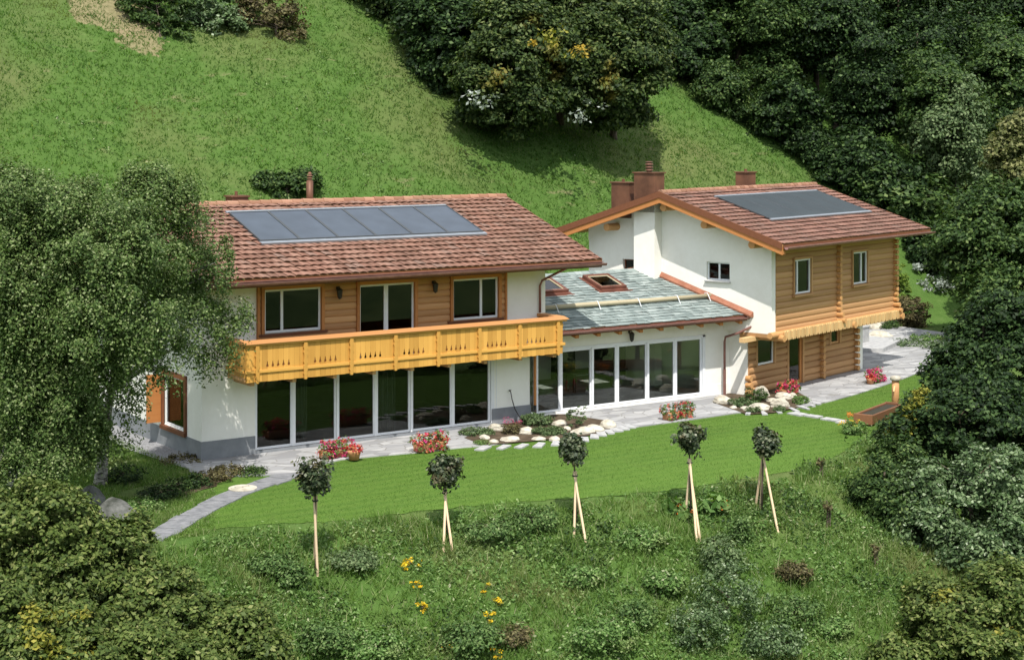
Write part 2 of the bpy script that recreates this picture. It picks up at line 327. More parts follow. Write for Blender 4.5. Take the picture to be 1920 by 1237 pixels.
# ------------------------------------------------------------------ ground
us = np.concatenate([np.arange(-90, -30, 2.), np.arange(-30, 45, .45), np.arange(45, 190, 2.5)])
wsx = np.concatenate([np.arange(-40, 25, 3.), np.arange(25, 130, .45), np.arange(130, 330, 3.)])
U, Wd = np.meshgrid(us, wsx); X = CAM[0] + RGT[0] * U + FWD[0] * Wd; Y = CAM[1] + RGT[1] * U + FWD[1] * Wd
Z = T(X, Y); nr, nc = X.shape; idx = np.arange(nr * nc).reshape(nr, nc)
F = np.stack([idx[:-1, :-1], idx[:-1, 1:], idx[1:, 1:], idx[1:, :-1]], -1).reshape(-1, 4)
g = np_mesh('ground', np.stack([X, Y, Z], -1).reshape(-1, 3), F, M['meadow'], smooth=True); tag(g, kind='structure')
rng = np.random.default_rng(3)
# the other side of the valley, behind the photographer: what the window panes mirror
th_ = np.radians(np.arange(172, 377, 2.5)); ra_ = np.arange(88, 340, 6.); TH, RA = np.meshgrid(th_, ra_)
HX, HYY = RA * np.cos(TH), -20 + RA * np.sin(TH); HZ = -13 + .40 * np.maximum(0, RA - 150) + 2.2 * np.sin(HX * .13 + 2 * np.sin(HYY * .06)) * np.sin(HYY * .15) + 1.2 * np.sin(HX * .5) * np.sin(HYY * .47)
ii = np.arange(HX.size).reshape(HX.shape); tag(np_mesh('hills', np.stack([HX, HYY, HZ], -1).reshape(-1, 3), np.stack([ii[:-1, :-1], ii[:-1, 1:], ii[1:, 1:], ii[1:, :-1]], -1).reshape(-1, 4), mat_plain('wooded_slope', (.06, .11, .04), (.16, .21, .08), .12, .95, .1), smooth=True), kind='structure')
def sheet(name, pts, z, mat, kind='structure', thick=0):
    mb = MB()
    if thick: mb.prism([(p[0], p[1]) for p in pts], lambda a, b: (a, b, z - thick), lambda a, b: (a, b, z))
    else: mb.quad(*[(p[0], p[1], z) for p in pts])
    return tag(mb.build(name, mat), kind=kind)
edge = []
pl = [(265, 1024), (300, 1013), (345, 1002), (420, 990), (500, 981), (575, 978), (648, 976), (759, 961), (869, 948), (980, 939), (1080, 934), (1174, 926), (1290, 914), (1386, 899), (1483, 883), (1530, 868), (1579, 849), (1615, 825), (1650, 795), (1700, 750), (1735, 715), (1790, 668)]
rr = random.Random(5)
for a, b in zip(pl[:-1], pl[1:]):
    for k in range(6):
        t = k / 6; p = onz(a[0] * (1 - t) + b[0] * t, a[1] * (1 - t) + b[1] * t)
        edge.append((p.x + rr.uniform(-.09, .09), p.y + rr.uniform(-.12, .12)))
sheet('lawn', edge + [(42, 6), (20, .5), (1, -.4), (-1.5, -3.4), (-3.2, -6)], -.008, M['lawn'])
tp = [(555, 887), (600, 872), (640, 862), (700, 856), (780, 849), (870, 839), (915, 836), (1000, 824), (1110, 813), (1200, 800), (1290, 788), (1380, 775), (1440, 770), (1505, 764), (1560, 752), (1610, 738), (1660, 722), (1700, 708), (1745, 690), (1800, 668)]
tpp = [onz(*p) for p in tp]
sheet('terrace', [(p.x, p.y) for p in tpp] + [(46, 8), (46, 13), (31, 10), (23, 2), (0, .5), (-.6, .2), (-1.0, -1.4), (-.5, -2.6), (.6, -3.2)], .03, M['paving'], thick=.08)
# slab path along the left edge of the lawn
rr = random.Random(8); mbp = MB(); P0 = [onz(*p) for p in ((280, 1012), (330, 985), (385, 953), (440, 926), (500, 905), (562, 885))]
L = [0]
for a, b in zip(P0[:-1], P0[1:]): L.append(L[-1] + (b - a).length)
s_ = 0; slabs = []
while s_ < L[-1] - .2:
    ln = rr.uniform(.55, 1.0); e_ = min(s_ + ln, L[-1])
    def pt(s): 
        i = max(k for k in range(len(L)) if L[k] <= s + 1e-6); i = min(i, len(P0) - 2); t = (s - L[i]) / (L[i + 1] - L[i]); d = (P0[i + 1] - P0[i]).normalized(); return P0[i].lerp(P0[i + 1], t), Vector((-d.y, d.x, 0))
    a, na = pt(s_ + .02); b, nb = pt(e_ - .02); h1, h2 = rr.uniform(.34, .46), rr.uniform(.34, .46); sk = rr.uniform(-.12, .12)
    mbp.prism([tuple((a + na * h1)[:2]), tuple((b + nb * h1 + (b - a) * sk)[:2]), tuple((b - nb * h2)[:2]), tuple((a - na * h2)[:2])], lambda x, y: (x, y, -.04), lambda x, y: (x, y, .025))
    s_ = e_
tag(mbp.build('path', M['slabD']), kind='structure')
# bed + gravel beside the left house
def blob(cx, cy, rx, ry, rz, n=26, seed=0, j=.15):
    r = random.Random(seed); return [(cx + (rx * math.cos(a) * math.cos(rz) - ry * math.sin(a) * math.sin(rz)) * (1 + r.uniform(-j, j)), cy + (rx * math.cos(a) * math.sin(rz) + ry * math.sin(a) * math.cos(rz)) * (1 + r.uniform(-j, j))) for a in [2 * math.pi * k / n for k in range(n)]]
sheet('planting_bed', blob(-1.9, -3.3, 2.3, .75, .62, seed=1), .012, M['soil'])
sheet('gravel_strip', [(-.9, -.9), (0.1, -.7), (0.1, 8), (-1.1, 8), (-1.3, 3)], .02, M['gravel'])
sheet('rock_garden_bed', [tuple(onz(*p)[:2]) for p in ((870, 822), (905, 836), (1000, 828), (1100, 818), (1165, 806), (1140, 790), (1060, 778), (985, 776), (925, 800))], .036, M['soil'])
sheet('corner_bed', [tuple(onz(*p)[:2]) for p in ((1338, 756), (1400, 778), (1450, 775), (1500, 764), (1512, 745), (1480, 728), (1400, 738), (1365, 738))], .036, M['soil'])

# ------------------------------------------------------------------ roof coverings
def tiles(frame, parent, name, mat, spans, nrow, expo, wdt, prof, lift, seed, holes=(), jit=.004, irregular=False):
    """frame = (origin, udir, vdir, normal); spans(v) -> (u0,u1)"""
    r = random.Random(seed); O, ud, vd, nn = [Vector(q) for q in frame]; mb = MB()
    for i in range(nrow):
        v0 = i * expo; v1 = v0 + expo + .05; a, b = spans(v0 + expo / 2); off = (.5 if i % 2 else 0) * wdt * .5; u = a - off
        while u < b - .02:
            wd = wdt * (r.uniform(.6, 1.4) if irregular else 1); u0 = max(u, a); u1 = min(u + wd, b); um = (u0 + u1) / 2
            if u1 - u0 > .03 and not any(h[0] < um < h[1] and h[2] < v0 + expo / 2 < h[3] for h in holes):
                dz = r.uniform(-jit, jit); dv = r.uniform(-.012, .012) * (3 if irregular else 1); dt = r.uniform(-jit, jit)
                k = len(prof); pu = [u0 + (u1 - u0) * (j / (k - 1)) * .985 for j in range(k)]; vs = []
                for (vv, hh) in ((v0 - .01 + dv, lift + dz), (v1, .008 + dz * .5), (v0 - .01 + dv, lift + dz - .022)):
                    for j in range(k): vs.append(O + ud * pu[j] + vd * vv + nn * (hh + prof[j] * (1 if vv < v1 else .9) + dt * (j / (k - 1))))
                mb.add(vs, [(j, j + 1, k + j + 1, k + j) for j in range(k - 1)] + [(2 * k + j, 2 * k + j + 1, j + 1, j) for j in range(k - 1)])
            u += wd
    return mb
def ridge_caps(mb, p0, p1, rad, ln, seed=0):
    p0, p1 = Vector(p0), Vector(p1); d = (p1 - p0); n = max(1, int(d.length / ln)); d = d / n; r = random.Random(seed)
    for i in range(n):
        a = p0 + d * i; b = p0 + d * (i + 1.08); mb.tube([a + Vector((0, 0, r.uniform(-.01, .01))), b], [rad * 1.12, rad * .9], 10)

# ------------------------------------------------------------------ wall helpers
def wall_boxes(mb, u0, u1, z0, z1, y0, y1, ops, Mf=None):
    ops = sorted(ops); cur = u0
    for (a, b, c, d) in ops:
        if a > cur: mb.box(cur, a, y0, y1, z0, z1, Mf)
        if c > z0: mb.box(a, b, y0, y1, z0, c, Mf)
        if d < z1: mb.box(a, b, y0, y1, d, z1, Mf)
        cur = b
    if cur < u1: mb.box(cur, u1, y0, y1, z0, z1, Mf)
def log_wall(mb, u0, u1, z0, z1, y, d, ops, Mf=None, seg=6, bulge=.30):
    n = int(round((z1 - z0) / d)); d = (z1 - z0) / n
    for i in range(n):
        zc = z0 + d * (i + .5); runs = [(u0, u1)]
        for (a, b, c, e) in ops:
            if c < zc < e:
                new = []
                for (p, q) in runs:
                    if b <= p or a >= q: new.append((p, q)); continue
                    if p < a: new.append((p, a))
                    if b < q: new.append((b, q))
                runs = new
        for (p, q) in runs:
            poly = [(-math.cos(t) * d * bulge, math.sin(t) * d * .5) for t in [(-math.pi / 2 + math.pi * k / seg) for k in range(seg + 1)]]
            poly = [(0.06, -d * .5)] + poly + [(0.06, d * .5)]
            f0 = lambda a, b, p=p, zc=zc: (p, y + a, zc + b); f1 = lambda a, b, q=q, zc=zc: (q, y + a, zc + b)
            if Mf: mb.prism(poly, lambda a, b, f=f0: Mf(*f(a, b)), lambda a, b, f=f1: Mf(*f(a, b)))
            else: mb.prism(poly, f0, f1)
def window(parent, u0, u1, z0, z1, y, mull, fw=.07, dep=.07, fmat='white', glass='glassD', name='window', Mf=None, casing=None, sill=None, reveal=.05, label=None):
    """frame set back behind the wall face y by reveal"""
    mb = MB(); ya, yb = y + reveal, y + reveal + dep
    mb.box(u0, u0 + fw, ya, yb, z0, z1, Mf).box(u1 - fw, u1, ya, yb, z0, z1, Mf).box(u0 + fw, u1 - fw, ya, yb, z0, z0 + fw, Mf).box(u0 + fw, u1 - fw, ya, yb, z1 - fw, z1, Mf)
    for m in mull: 
        m, mw = m if isinstance(m, tuple) else (m, fw * 1.3)
        mb.box(m - mw / 2, m + mw / 2, ya - .004, yb, z0 + fw, z1 - fw, Mf)
    w_ = mb.build(name, M[fmat], parent, bevel=.006)
    if label: w_['label'] = label
    MB().box(u0 + fw * .8, u1 - fw * .8, ya + dep * .5, ya + dep * .5 + .012, z0 + fw * .8, z1 - fw * .8, Mf).build('pane', M[glass], w_)
    if casing:
        cw, cp, cm = casing; c = MB(); c.box(u0 - cw, u0, y - cp, y + .03, z0 - .02, z1 + cw, Mf).box(u1, u1 + cw, y - cp, y + .03, z0 - .02, z1 + cw, Mf).box(u0, u1, y - cp, y + .03, z1, z1 + cw, Mf)
        c.build('casing', M[cm], w_, bevel=.008)
    if sill:
        so, st, sm = sill; MB().box(u0 - so, u1 + so, y - .12, y + .03, z0 - st, z0 - .022, Mf).build('sill', M[sm], w_, bevel=.008)
    return w_
def room(parent, x0, x1, y0, y1, z0, z1, mw='roomD', floor='slab', Mf=None, ceil=True, side=None):
    mb = MB(); mb.box(x0, x1, y1, y1 + .04, z0, z1, Mf).box(x0 - .04, x0, y0, y1, z0, z1, Mf).box(x1, x1 + .04, y0, y1, z0, z1, Mf)
    if ceil: mb.box(x0, x1, y0, y1, z1, z1 + .04, Mf)
    o = mb.build('interior', M[mw], parent); MB().box(x0, x1, y0, y1, z0 - .03, z0, Mf).build('interior_floor', M[floor], parent); return o
def downpipe(parent, pts, r=.045, low=None):
    o = MB().tube(pts, r, 10).build('downpipe', M['gutter'], parent, smooth=True)
    if low: MB().tube(low, r * 1.25, 10).build('standpipe', M['dark'], o, smooth=True)
def gutter(parent, p0, p1, r=.075):
    mb = MB(); d = Vector(p1) - Vector(p0); poly = [(r * math.cos(t), r * math.sin(t)) for t in [math.pi + math.pi * k / 8 for k in range(9)]] + [(r * .85 * math.cos(t), r * .85 * math.sin(t) + .004) for t in [2 * math.pi - math.pi * k / 8 for k in range(9)]]
    n = Vector((-d.y, d.x, 0)).normalized() * -1
    mb.prism(poly, lambda a, b: Vector(p0) - n * a + Vector((0, 0, b)), lambda a, b: Vector(p1) - n * a + Vector((0, 0, b)))
    return mb.build('gutter', M['gutter'], parent)
def lantern(parent, x, y, z):
    mb = MB(); mb.box(x - .05, x + .05, y - .02, y, z + .12, z + .22); mb.tube([(x, y - .01, z + .18), (x, y - .16, z + .24), (x, y - .17, z + .16)], .014, 6)
    mb.tube([(x, y - .17, z + .20), (x, y - .17, z + .12), (x, y - .17, z - .14), (x, y - .17, z - .2)], [.02, .11, .075, .02], 6); return mb.build('wall_lantern', M['dark'], parent)

# ================================================================== LEFT HOUSE
A = thing('house', 'left chalet with long golden balcony, six wide glass panes and row of solar panels', 'house')
gw = [(1.9, 11.3, .12, 2.55)]
up = [(2.2, 4.32, 4.0, 5.45), (5.8, 8.0, 2.8, 5.42), (9.6, 11.55, 3.95, 5.42)]
sd_ = [(1.35, 3.15, .75, 2.45)]
mb = MB(); wall_boxes(mb, 0, 13.0, 0, 2.7, 0, .3, gw); wall_boxes(mb, 0, 13.7, 2.7, 6.35, 0, .3, up)
SX = lambda u, y, z: (y, u, z)
wall_boxes(mb, .3, 9.3, 0, 6.35, 0, .3, sd_, SX); mb.box(0, 13.7, 9.3, 9.6, 0, 6.35); mb.box(13.4, 13.7, .3, 9.3, 2.7, 6.35); mb.box(12.7, 13.0, .3, 9.3, 0, 2.7)
mb.prism([(0.3, 6.35), (9.3, 6.35), (4.8, 7.8)], lambda a, b: (13.42, a, b), lambda a, b: (13.68, a, b))
wA = mb.build('wall', M['plaster'], A)
mb = MB(); wall_boxes(mb, -.03, 13.03, 0, .62, -.03, -.002, [(1.9, 11.3, .0, .63)]); mb.box(-.03, -.002, -.002, 9.6, 0, .62); mb.box(1.9, 11.3, -.04, .05, .03, .12); mb.build('plinth', M['plinth'], A)
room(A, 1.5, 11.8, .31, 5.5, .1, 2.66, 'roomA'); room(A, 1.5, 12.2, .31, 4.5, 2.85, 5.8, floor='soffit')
mb = MB(); log_wall(mb, 2.0, 11.85, 2.8, 5.75, -.03, .235, [(a - .1, b + .1, c - .12, d + .12) for a, b, c, d in up], bulge=.2)
mb.build('timber_cladding', M['log'], A, smooth=False)
mb = MB()
for x in (1.98, 11.87): mb.box(x - .03, x + .05, -.12, .0, 2.8, 5.75)
mb.build_each('corner_board', M['brownL'], A)
for i, (a, b, c, d) in enumerate(up):
    ml = [[2.87], [(6.88, .17)], [10.83]][i]
    window(A, a, b, c, d, -.03, ml, .075, .07, glass='glassX', casing=(.12, .11, 'brownL'), sill=None if i == 1 else (.22, .1, 'brown'), name='window' if i != 1 else 'balcony_door', reveal=.0)
# ground floor glazing: six tall panes in three pairs, each pane its own part
xs = [1.9, 3.32, 4.98, 6.5, 7.92, 9.65, 11.28]
for i in range(6): window(A, xs[i] + .01, xs[i + 1] - .01, .13, 2.55, 0, [], .085, .09, name='glass_door', reveal=.03)
mb = MB()
for x in (3.32, 4.98, 6.5, 7.92, 9.65): mb.box(x - .045, x + .045, .015, .03, .13, 2.55)
for x in (4.98, 7.92): mb.box(x - .03, x + .03, -.03, .014, .13, 2.55)
mb.box(11.28, 11.42, -.02, .12, .05, 2.6); mb.box(11.5, 11.53, -.01, .0, .05, 2.65); mb.build_each('glazing_mullion', M['white'], A, bevel=.005)
for k, x in enumerate((4.1, 7.3, 10.9)): pass
mb = MB()
for (x0, x1) in ((6.7, 7.6), (3.5, 4.1)):
    n = 14
    for j in range(n):
        xa = x0 + (x1 - x0) * j / n; mb.tube([(xa, .55 + .03 * math.sin(j * 2.2), .12), (xa, .55 + .03 * math.sin(j * 2.2), 2.6)], .04, 6)
mb.build_each('curtain', M['curtain'], A)
MB().box(2.4, 5.2, 3.0, 3.9, .12, .85).box(2.4, 5.2, 3.7, 3.95, .85, 1.2).build('sofa', M['roomD'], A)
# side window with brown surround and shutter
window(A, 1.35, 3.15, .75, 2.45, 0, [], .07, .06, casing=(.16, .07, 'brown'), sill=(.16, .16, 'brown'), Mf=SX, reveal=.04, glass='glass', label='side window in a wide brown timber surround')
mb = MB(); mb.box(3.36, 3.42, -.55, -.02, .78, 2.42, SX); mb.build('shutter', M['brownL'], A)
room(A, 1.0, 3.5, .31, 1.4, .7, 2.6, 'ochre', Mf=SX)
# balcony
bal = MB().box(.9, 13.5, -1.38, -.02, 2.66, 2.78).build('balcony', M['soffit'], A)
mb = MB()
for i in range(9):
    x = 1.2 + i * 1.5; mb.box(x - .07, x + .07, -1.3, 0, 2.5, 2.66)
mb.build_each('balcony_beam', M['soffit'], bal)
def notched(w, h, zlo, zhi, d):
    pts = []
    prof = [(0, 0), (zlo, 0), (zlo + .02, d), (zlo + .08, d * 1.05), (zlo + .13, d * .55), (zhi - .02, d * .25), (zhi, 0), (h, 0)]
    return [(w / 2 - e, z) for z, e in prof] + [(-w / 2 + e, z) for z, e in prof[::-1]]
posts = [1.28, 3.01, 4.72, 6.42, 8.12, 9.82, 11.53, 13.22]
bd = MB()
for k in range(7):
    n = 9; a = posts[k] + .0; ww = (posts[k + 1] - a) / n
    for j in range(n):
        cx = a + ww * (j + .5); notch = 1 <= j <= 6
        h = 1.16; dz = rr.uniform(-.008, .008)
        # half notches on both sides of neighbouring boards form one keyhole
        pr = [(0, 0), (.46, 0), (.47, .036), (.52, .040), (.56, .018), (.64, .010), (.66, 0), (h, 0)]
        L_ = [(-ww / 2 * .97 + (e if 1 <= j - 0 <= 6 and j > 1 else 0), z) for z, e in pr]; R2 = [(ww / 2 * .97 - (e if 1 <= j <= 5 else 0), z) for z, e in pr]
        poly = R2 + L_[::-1]
        poly = [(-ww / 2 * .97 + .0, -.0)] + [] if False else poly
        f = lambda a_, b_, cx=cx, yy=-1.44, dz=dz: (cx + a_, yy, 2.64 + b_ + dz); g_ = lambda a_, b_, cx=cx, yy=-1.412, dz=dz: (cx + a_, yy, 2.64 + b_ + dz)
        bd.prism(poly, f, g_)
for x, (ya, yb) in ((.93, (-1.4, -.02)), (13.46, (-1.4, -.02))):
    n = 7
    for j in range(n):
        ww = 1.38 / n; y0 = ya + ww * j; bd.box(x - .014, x + .014, y0 + .003, y0 + ww - .003, 2.64, 3.8)
bd.box(.93, 1.24, -1.44, -1.412, 2.64, 3.8); bd.box(13.24, 13.46, -1.44, -1.412, 2.64, 3.8)
bd.build('balustrade_board', M['pine'], bal)
rl = MB()
rl.box(.88, 13.52, -1.40, -1.34, 3.6, 3.72).box(.86, 13.55, -1.49, -1.442, 2.93, 3.03).box(.9, 13.5, -1.40, -1.34, 2.78, 2.86)
rl.box(.86, 13.6, -1.52, -1.33, 3.81, 3.87).box(.84, .9, -1.33, 0, 2.93, 3.03).box(13.5, 13.55, -1.44, 0, 2.93, 3.03).box(.86, .98, -1.33, 0, 3.81, 3.87).box(13.42, 13.6, -1.33, 0, 3.81, 3.87)
rl.build('balcony_rail', M['pinex'], bal, bevel=.008)
cp = MB(); cp.prism([(-1.56, 3.874), (-1.56, 3.89), (-1.2, 3.97), (-1.2, 3.874)], lambda a, b: (.84, a, b), lambda a, b: (13.68, a, b)); cp.box(.84, 1.06, -1.2, 0, 3.874, 3.96); cp.box(13.32, 13.68, -1.2, 0, 3.874, 3.965)
cp.build('rail_capping', M['cap'], bal)
for x in posts:
    p = MB(); zs = [2.6, 2.68, 2.72, 2.78, 2.86, 2.94, 3.04, 3.1, 3.16, 3.3, 3.42, 3.48, 3.56, 3.64, 3.8]; wd = [.045, .06, .05, .075, .06, .075, .075, .05, .075, .06, .06, .08, .055, .075, .06]
    pts = [(w_, z) for w_, z in zip(wd, zs)] + [(-w_, z) for w_, z in zip(wd[::-1], zs[::-1])]
    p.prism(pts, lambda a, b, x=x: (x + a, -1.53, b), lambda a, b, x=x: (x + a, -1.445, b)); p.build('baluster', M['pine'], bal, bevel=.006)
# roof: gable at the right, hipped at the left
EY, EZ, RY, RZ, XL, XR = -1.6, 5.97, 4.8, 8.07, -1.1, 15.1
sl = math.hypot(RY - EY, RZ - EZ); vd = ((0), (RY - EY) / sl, (RZ - EZ) / sl); nn = (0, -vd[2], vd[1])
t_ = .16
deck = MB()
hx = 1.75
def roofsolid(mb, top, th):
    n = len(top); mb.add([Vector(p) for p in top] + [Vector(p) - Vector((0, 0, th)) for p in top], [tuple(range(n)), tuple(range(2 * n - 1, n - 1, -1))] + [(i, i + n, (i + 1) % n + n, (i + 1) % n) for i in range(n)])
BY = 2 * RY - EY
roofsolid(deck, [(XL, EY, EZ), (XR, EY, EZ), (XR, RY, RZ), (hx, RY, RZ)], .16); roofsolid(deck, [(XR, BY, EZ), (XL, BY, EZ), (hx, RY, RZ), (XR, RY, RZ)], .16); roofsolid(deck, [(XL, BY, EZ), (XL, EY, EZ), (hx, RY, RZ)], .16)
roofA = deck.build('roof', M['soffit'], A)
prof = [0, .014, .018, .012, 0, -.012, -.010]
hr = (hx - XL) / sl
nrow = 17; ex = sl / nrow
tm = tiles(((0, EY - .03, EZ + .01), (1, 0, 0), vd, nn), None, 't', None, lambda v: (XL + hr * v, XR), nrow, ex, .30, prof, .075, 1, jit=.009)
tm2 = tiles(((0, BY + .03, EZ + .01), (1, 0, 0), (0, -vd[1], vd[2]), (0, vd[2], vd[1])), None, 't', None, lambda v: (XL + hr * v, XR), nrow, ex, .30, prof, .075, 2, jit=.009)
tm.add(tm2.v, tm2.f)
sh = math.hypot(hx - XL, RZ - EZ)
tm3 = tiles(((XL - .03, 0, EZ + .01), (0, 1, 0), ((hx - XL) / sh, 0, (RZ - EZ) / sh), (-(RZ - EZ) / sh, 0, (hx - XL) / sh)), None, 't', None, lambda v: (EY + (RY - EY) * v / sh, BY - (RY - EY) * v / sh), int(sh / ex), sh / int(sh / ex), .34, prof, .055, 3)
tm.add(tm3.v, tm3.f); tm.build('roof_tile', M['tile'], roofA)
rc = MB(); ridge_caps(rc, (hx, RY, RZ + .02), (XR, RY, RZ + .02), .13, .42, 1); ridge_caps(rc, (XL, EY, EZ + .04), (hx, RY, RZ + .04), .11, .42, 2); ridge_caps(rc, (XL, BY, EZ + .04), (hx, RY, RZ + .04), .11, .42, 2)
rc.build('ridge_tile', M['ridge'], roofA)
fa = MB(); fa.box(XL, XR, EY - .03, EY - .003, EZ - .26, EZ + .0); MB().box(XL, XR + .02, EY - .12, EY - .034, EZ - .07, EZ - .045).build('drip_edge', M['gutter'], roofA)
fa.build('fascia_board', M['brown'], roofA)
vb = MB()
for sgn in (0, 1):
    ya, yb = (EY, RY) if sgn == 0 else (BY, RY)
    vb.add([(XR + .003, ya, EZ - .24), (XR + .003, yb, RZ - .24), (XR + .003, yb, RZ + .05), (XR + .003, ya, EZ + .05), (XR + .04, ya, EZ - .24), (XR + .04, yb, RZ - .24), (XR + .04, yb, RZ + .05), (XR + .04, ya, EZ + .05)], [(0, 1, 2, 3), (7, 6, 5, 4), (0, 4, 5, 1), (3, 2, 6, 7), (0, 3, 7, 4)])
vb.build_each('verge_board', M['brown'], roofA)
gutter(roofA, (XL, EY - .14, EZ - .10), (XR + .1, EY - .14, EZ - .10), .10)
rf = MB()
for i in range(19):
    x = -.6 + i * .85
    rf.prism([(-1.45, EZ - .20 - .0), (-1.45, EZ - .12), (0, EZ + .40), (0, EZ + .13)], lambda a, b, x=x: (x - .06, a, b - .03), lambda a, b, x=x: (x + .06, a, b - .03))
rf.build_each('rafter_tail', M['brownL'], roofA)
pb = MB().box(0, 13.7, -.25, -.05, 5.72, 5.9); pb.build('eaves_beam', M['brownL'], roofA)
def onslope(x, v, h, EYv=EY, EZv=EZ): return Vector((x, EYv + vd[1] * v - nn[1] * -h * 0 + nn[1] * h, EZv + vd[2] * v + nn[2] * h))
PV0, PV1 = 2.72, 5.76
for i in range(6):
    x0 = 2.63 + i * (11.69 - 2.63) / 6; x1 = 2.63 + (i + 1) * (11.69 - 2.63) / 6
    f = MB()
    def sb(mb, a, b, c, d, h0, h1): mb.add([onslope(a, c, h0), onslope(b, c, h0), onslope(b, d, h0), onslope(a, d, h0), onslope(a, c, h1), onslope(b, c, h1), onslope(b, d, h1), onslope(a, d, h1)], [(0, 3, 2, 1), (4, 5, 6, 7), (0, 1, 5, 4), (1, 2, 6, 5), (2, 3, 7, 6), (3, 0, 4, 7)])
    sb(f, x0, x0 + .05, PV0 + .2, PV1 - .1, .05, .15); sb(f, x1 - .05, x1, PV0 + .2, PV1 - .1, .05, .15); sb(f, x0 + .05, x1 - .05, PV0 + .2, PV0 + .25, .05, .15); sb(f, x0 + .05, x1 - .05, PV1 - .15, PV1 - .1, .05, .15)
    pn = f.build('solar_panel', M['aluD'], roofA)
    f = MB(); sb(f, x0 + .052, x1 - .052, PV0 + .252, PV1 - .152, .05, .135); f.build('collector_glass', M['panel'], pn)
f = MB(); sb(f, 2.6, 11.75, PV0, PV0 + .197, .05, .12); sb(f, 2.58, 11.72, PV1 - .097, PV1 + .06, .05, .13); f.build('panel_flashing', M['alu'], roofA)
ch = MB().tube([(6.58, 5.2, 7.7), (6.58, 5.2, 8.85)], .13, 14).build('chimney', M['chim'], roofA, smooth=True)
c2 = MB()
for z in (8.86, 8.95, 9.04): c2.tube([(6.58, 5.2, z), (6.58, 5.2, z + .05)], [.12, .07], 14)
c2.tube([(6.58, 5.2, 8.84), (6.58, 5.2, 9.2)], .045, 8); c2.tube([(6.58, 5.2, 9.12), (6.58, 5.2, 9.2)], [.09, .03], 12); c2.build('chimney_cowl', M['chim'], ch)
ch = MB().box(3.75, 4.4, 5.9, 6.5, 7.4, 8.28).build('chimney', M['chim'], roofA, bevel=.01); MB().box(3.7, 4.45, 5.85, 6.55, 8.282, 8.34).tube([(4.05, 6.2, 8.34), (4.05, 6.2, 8.5)], .06, 8).build('chimney_cap', M['chim'], ch)
downpipe(A, [(13.55, -1.66, 5.86), (13.55, -1.5, 5.72), (13.42, -.2, 5.2), (13.4, -.09, 5.0), (13.4, -.09, 4.0)])
MB().tube([(13.15, -.12, 2.65), (13.15, -.12, .6)], .055, 10).build('downpipe', M['brownL'], A)
MB().tube([(13.15, -.12, .6), (13.15, -.12, .02)], .06, 10).build('standpipe', M['dark'], A)
lantern(A, 4.93, -.1, 5.2); lantern(A, 8.75, -.1, 5.2)

# ================================================================== LINK WING
W_ = thing('link_wing', 'low slate-roofed wing with skylights joining the two chalets', 'house wing', (13.0, .6, 0))
OFF = Vector((13.0, .6, 0))
def woff(*p): return (p[0] - 13.0, p[1] - .6, p[2])
wx = [13.72, 14.85, 16.33, 17.55, 19.05, 20.47, 21.86]
mb = MB(); wall_boxes(mb, 13.0, 23.3, 0.0, 3.25, .6, .85, [(13.1, 21.95, .1, 2.42)], woff)
mb.build('wall', M['plaster'], W_); MB().box(13.7, 22.0, 8.5, 8.7, 0, 3.1, woff).build('rear_wall', M['plaster'], W_)
MB().box(21.95, 23.3, .575, .598, 0.02, .45, woff).box(13.1, 21.95, .5, .7, .03, .1, woff).build('plinth', M['plaster'], W_)
for i in range(6): window(W_, wx[i] + .01, wx[i + 1] - .01, .11, 2.42, .6, [], .085, .08, name='glass_door', reveal=.02, Mf=woff, glass='glass')
window(W_, 13.1, 13.7, .11, 2.42, .6, [], .085, .08, name='glass_door', reveal=.02, Mf=woff, glass='glass')
mb = MB()
for x in wx[:-1]: mb.box(x - .05, x + .05, .605, .618, .11, 2.42, woff)
for x in (16.33, 19.05): mb.box(x - .05, x + .05, .56, .604, .11, 2.42, woff)
mb.box(21.86, 22.0, .57, .72, .05, 2.5, woff).box(13.0, 22.0, .57, .599, 2.42, 2.5, woff); mb.build_each('glazing_mullion', M['white'], W_, bevel=.005)
room(W_, 13.1, 22.3, .86, 7.4, .1, 3.25, 'room', 'paving', woff, ceil=False)
MB().box(13.12, 13.16, .9, 7.2, .1, 2.4, woff).box(14.2, 15.8, 6.2, 7.2, .1, 1.6, woff).build('interior_panelling', M['ochre'], W_)
MB().box(17.6, 20.4, 3.6, 4.6, .85, .92, woff).box(17.8, 17.9, 3.8, 3.9, .1, .85, woff).box(20.1, 20.2, 3.8, 3.9, .1, .85, woff).box(17.8, 17.9, 4.3, 4.4, .1, .85, woff).box(20.1, 20.2, 4.3, 4.4, .1, .85, woff).build('dining_table', M['roomD'], W_)
MB().box(19.2, 20.2, 7.0, 7.38, .1, 2.4, woff).box(21.2, 22.5, 5.6, 7.3, .1, 2.5, woff).build('interior_joinery', M['roomD'], W_)
WY, WZ, wr = -.4, 3.30, 4.45; wt = .317; wsl = math.hypot(1, wt); wv = (0, 1 / wsl, wt / wsl); wn = (0, -wt / wsl, 1 / wsl)
def wx1(y): return 23.27 - .288 * (y + .30) - .02
def wp(x, y, h=0.): return woff(x, y + wn[1] * h, WZ + (y - WY) * wt + wn[2] * h)
sky1, sky2 = (18.2, 19.65, 2.55, 4.0), (15.2, 16.75, 2.55, 4.0)
dk = MB()
ycuts = [WY, 2.65, 3.85, wr]; xc = [13.2, 15.3, 16.65, 18.3, 19.55]
for j in range(3):
    y0, y1 = ycuts[j], ycuts[j + 1]
    for i in range(5):
        if j == 1 and i in (1, 3): continue
        xa = xc[i]; xb = xc[i + 1] if i < 4 else None
        top = [wp(xa, y0), wp(xb if xb else wx1(y0), y0), wp(xb if xb else wx1(y1), y1), wp(xa, y1)]
        roofsolid(dk, top, .14)
WB = 2 * wr - WY
def bx(y): return woff(0, 0, 0)
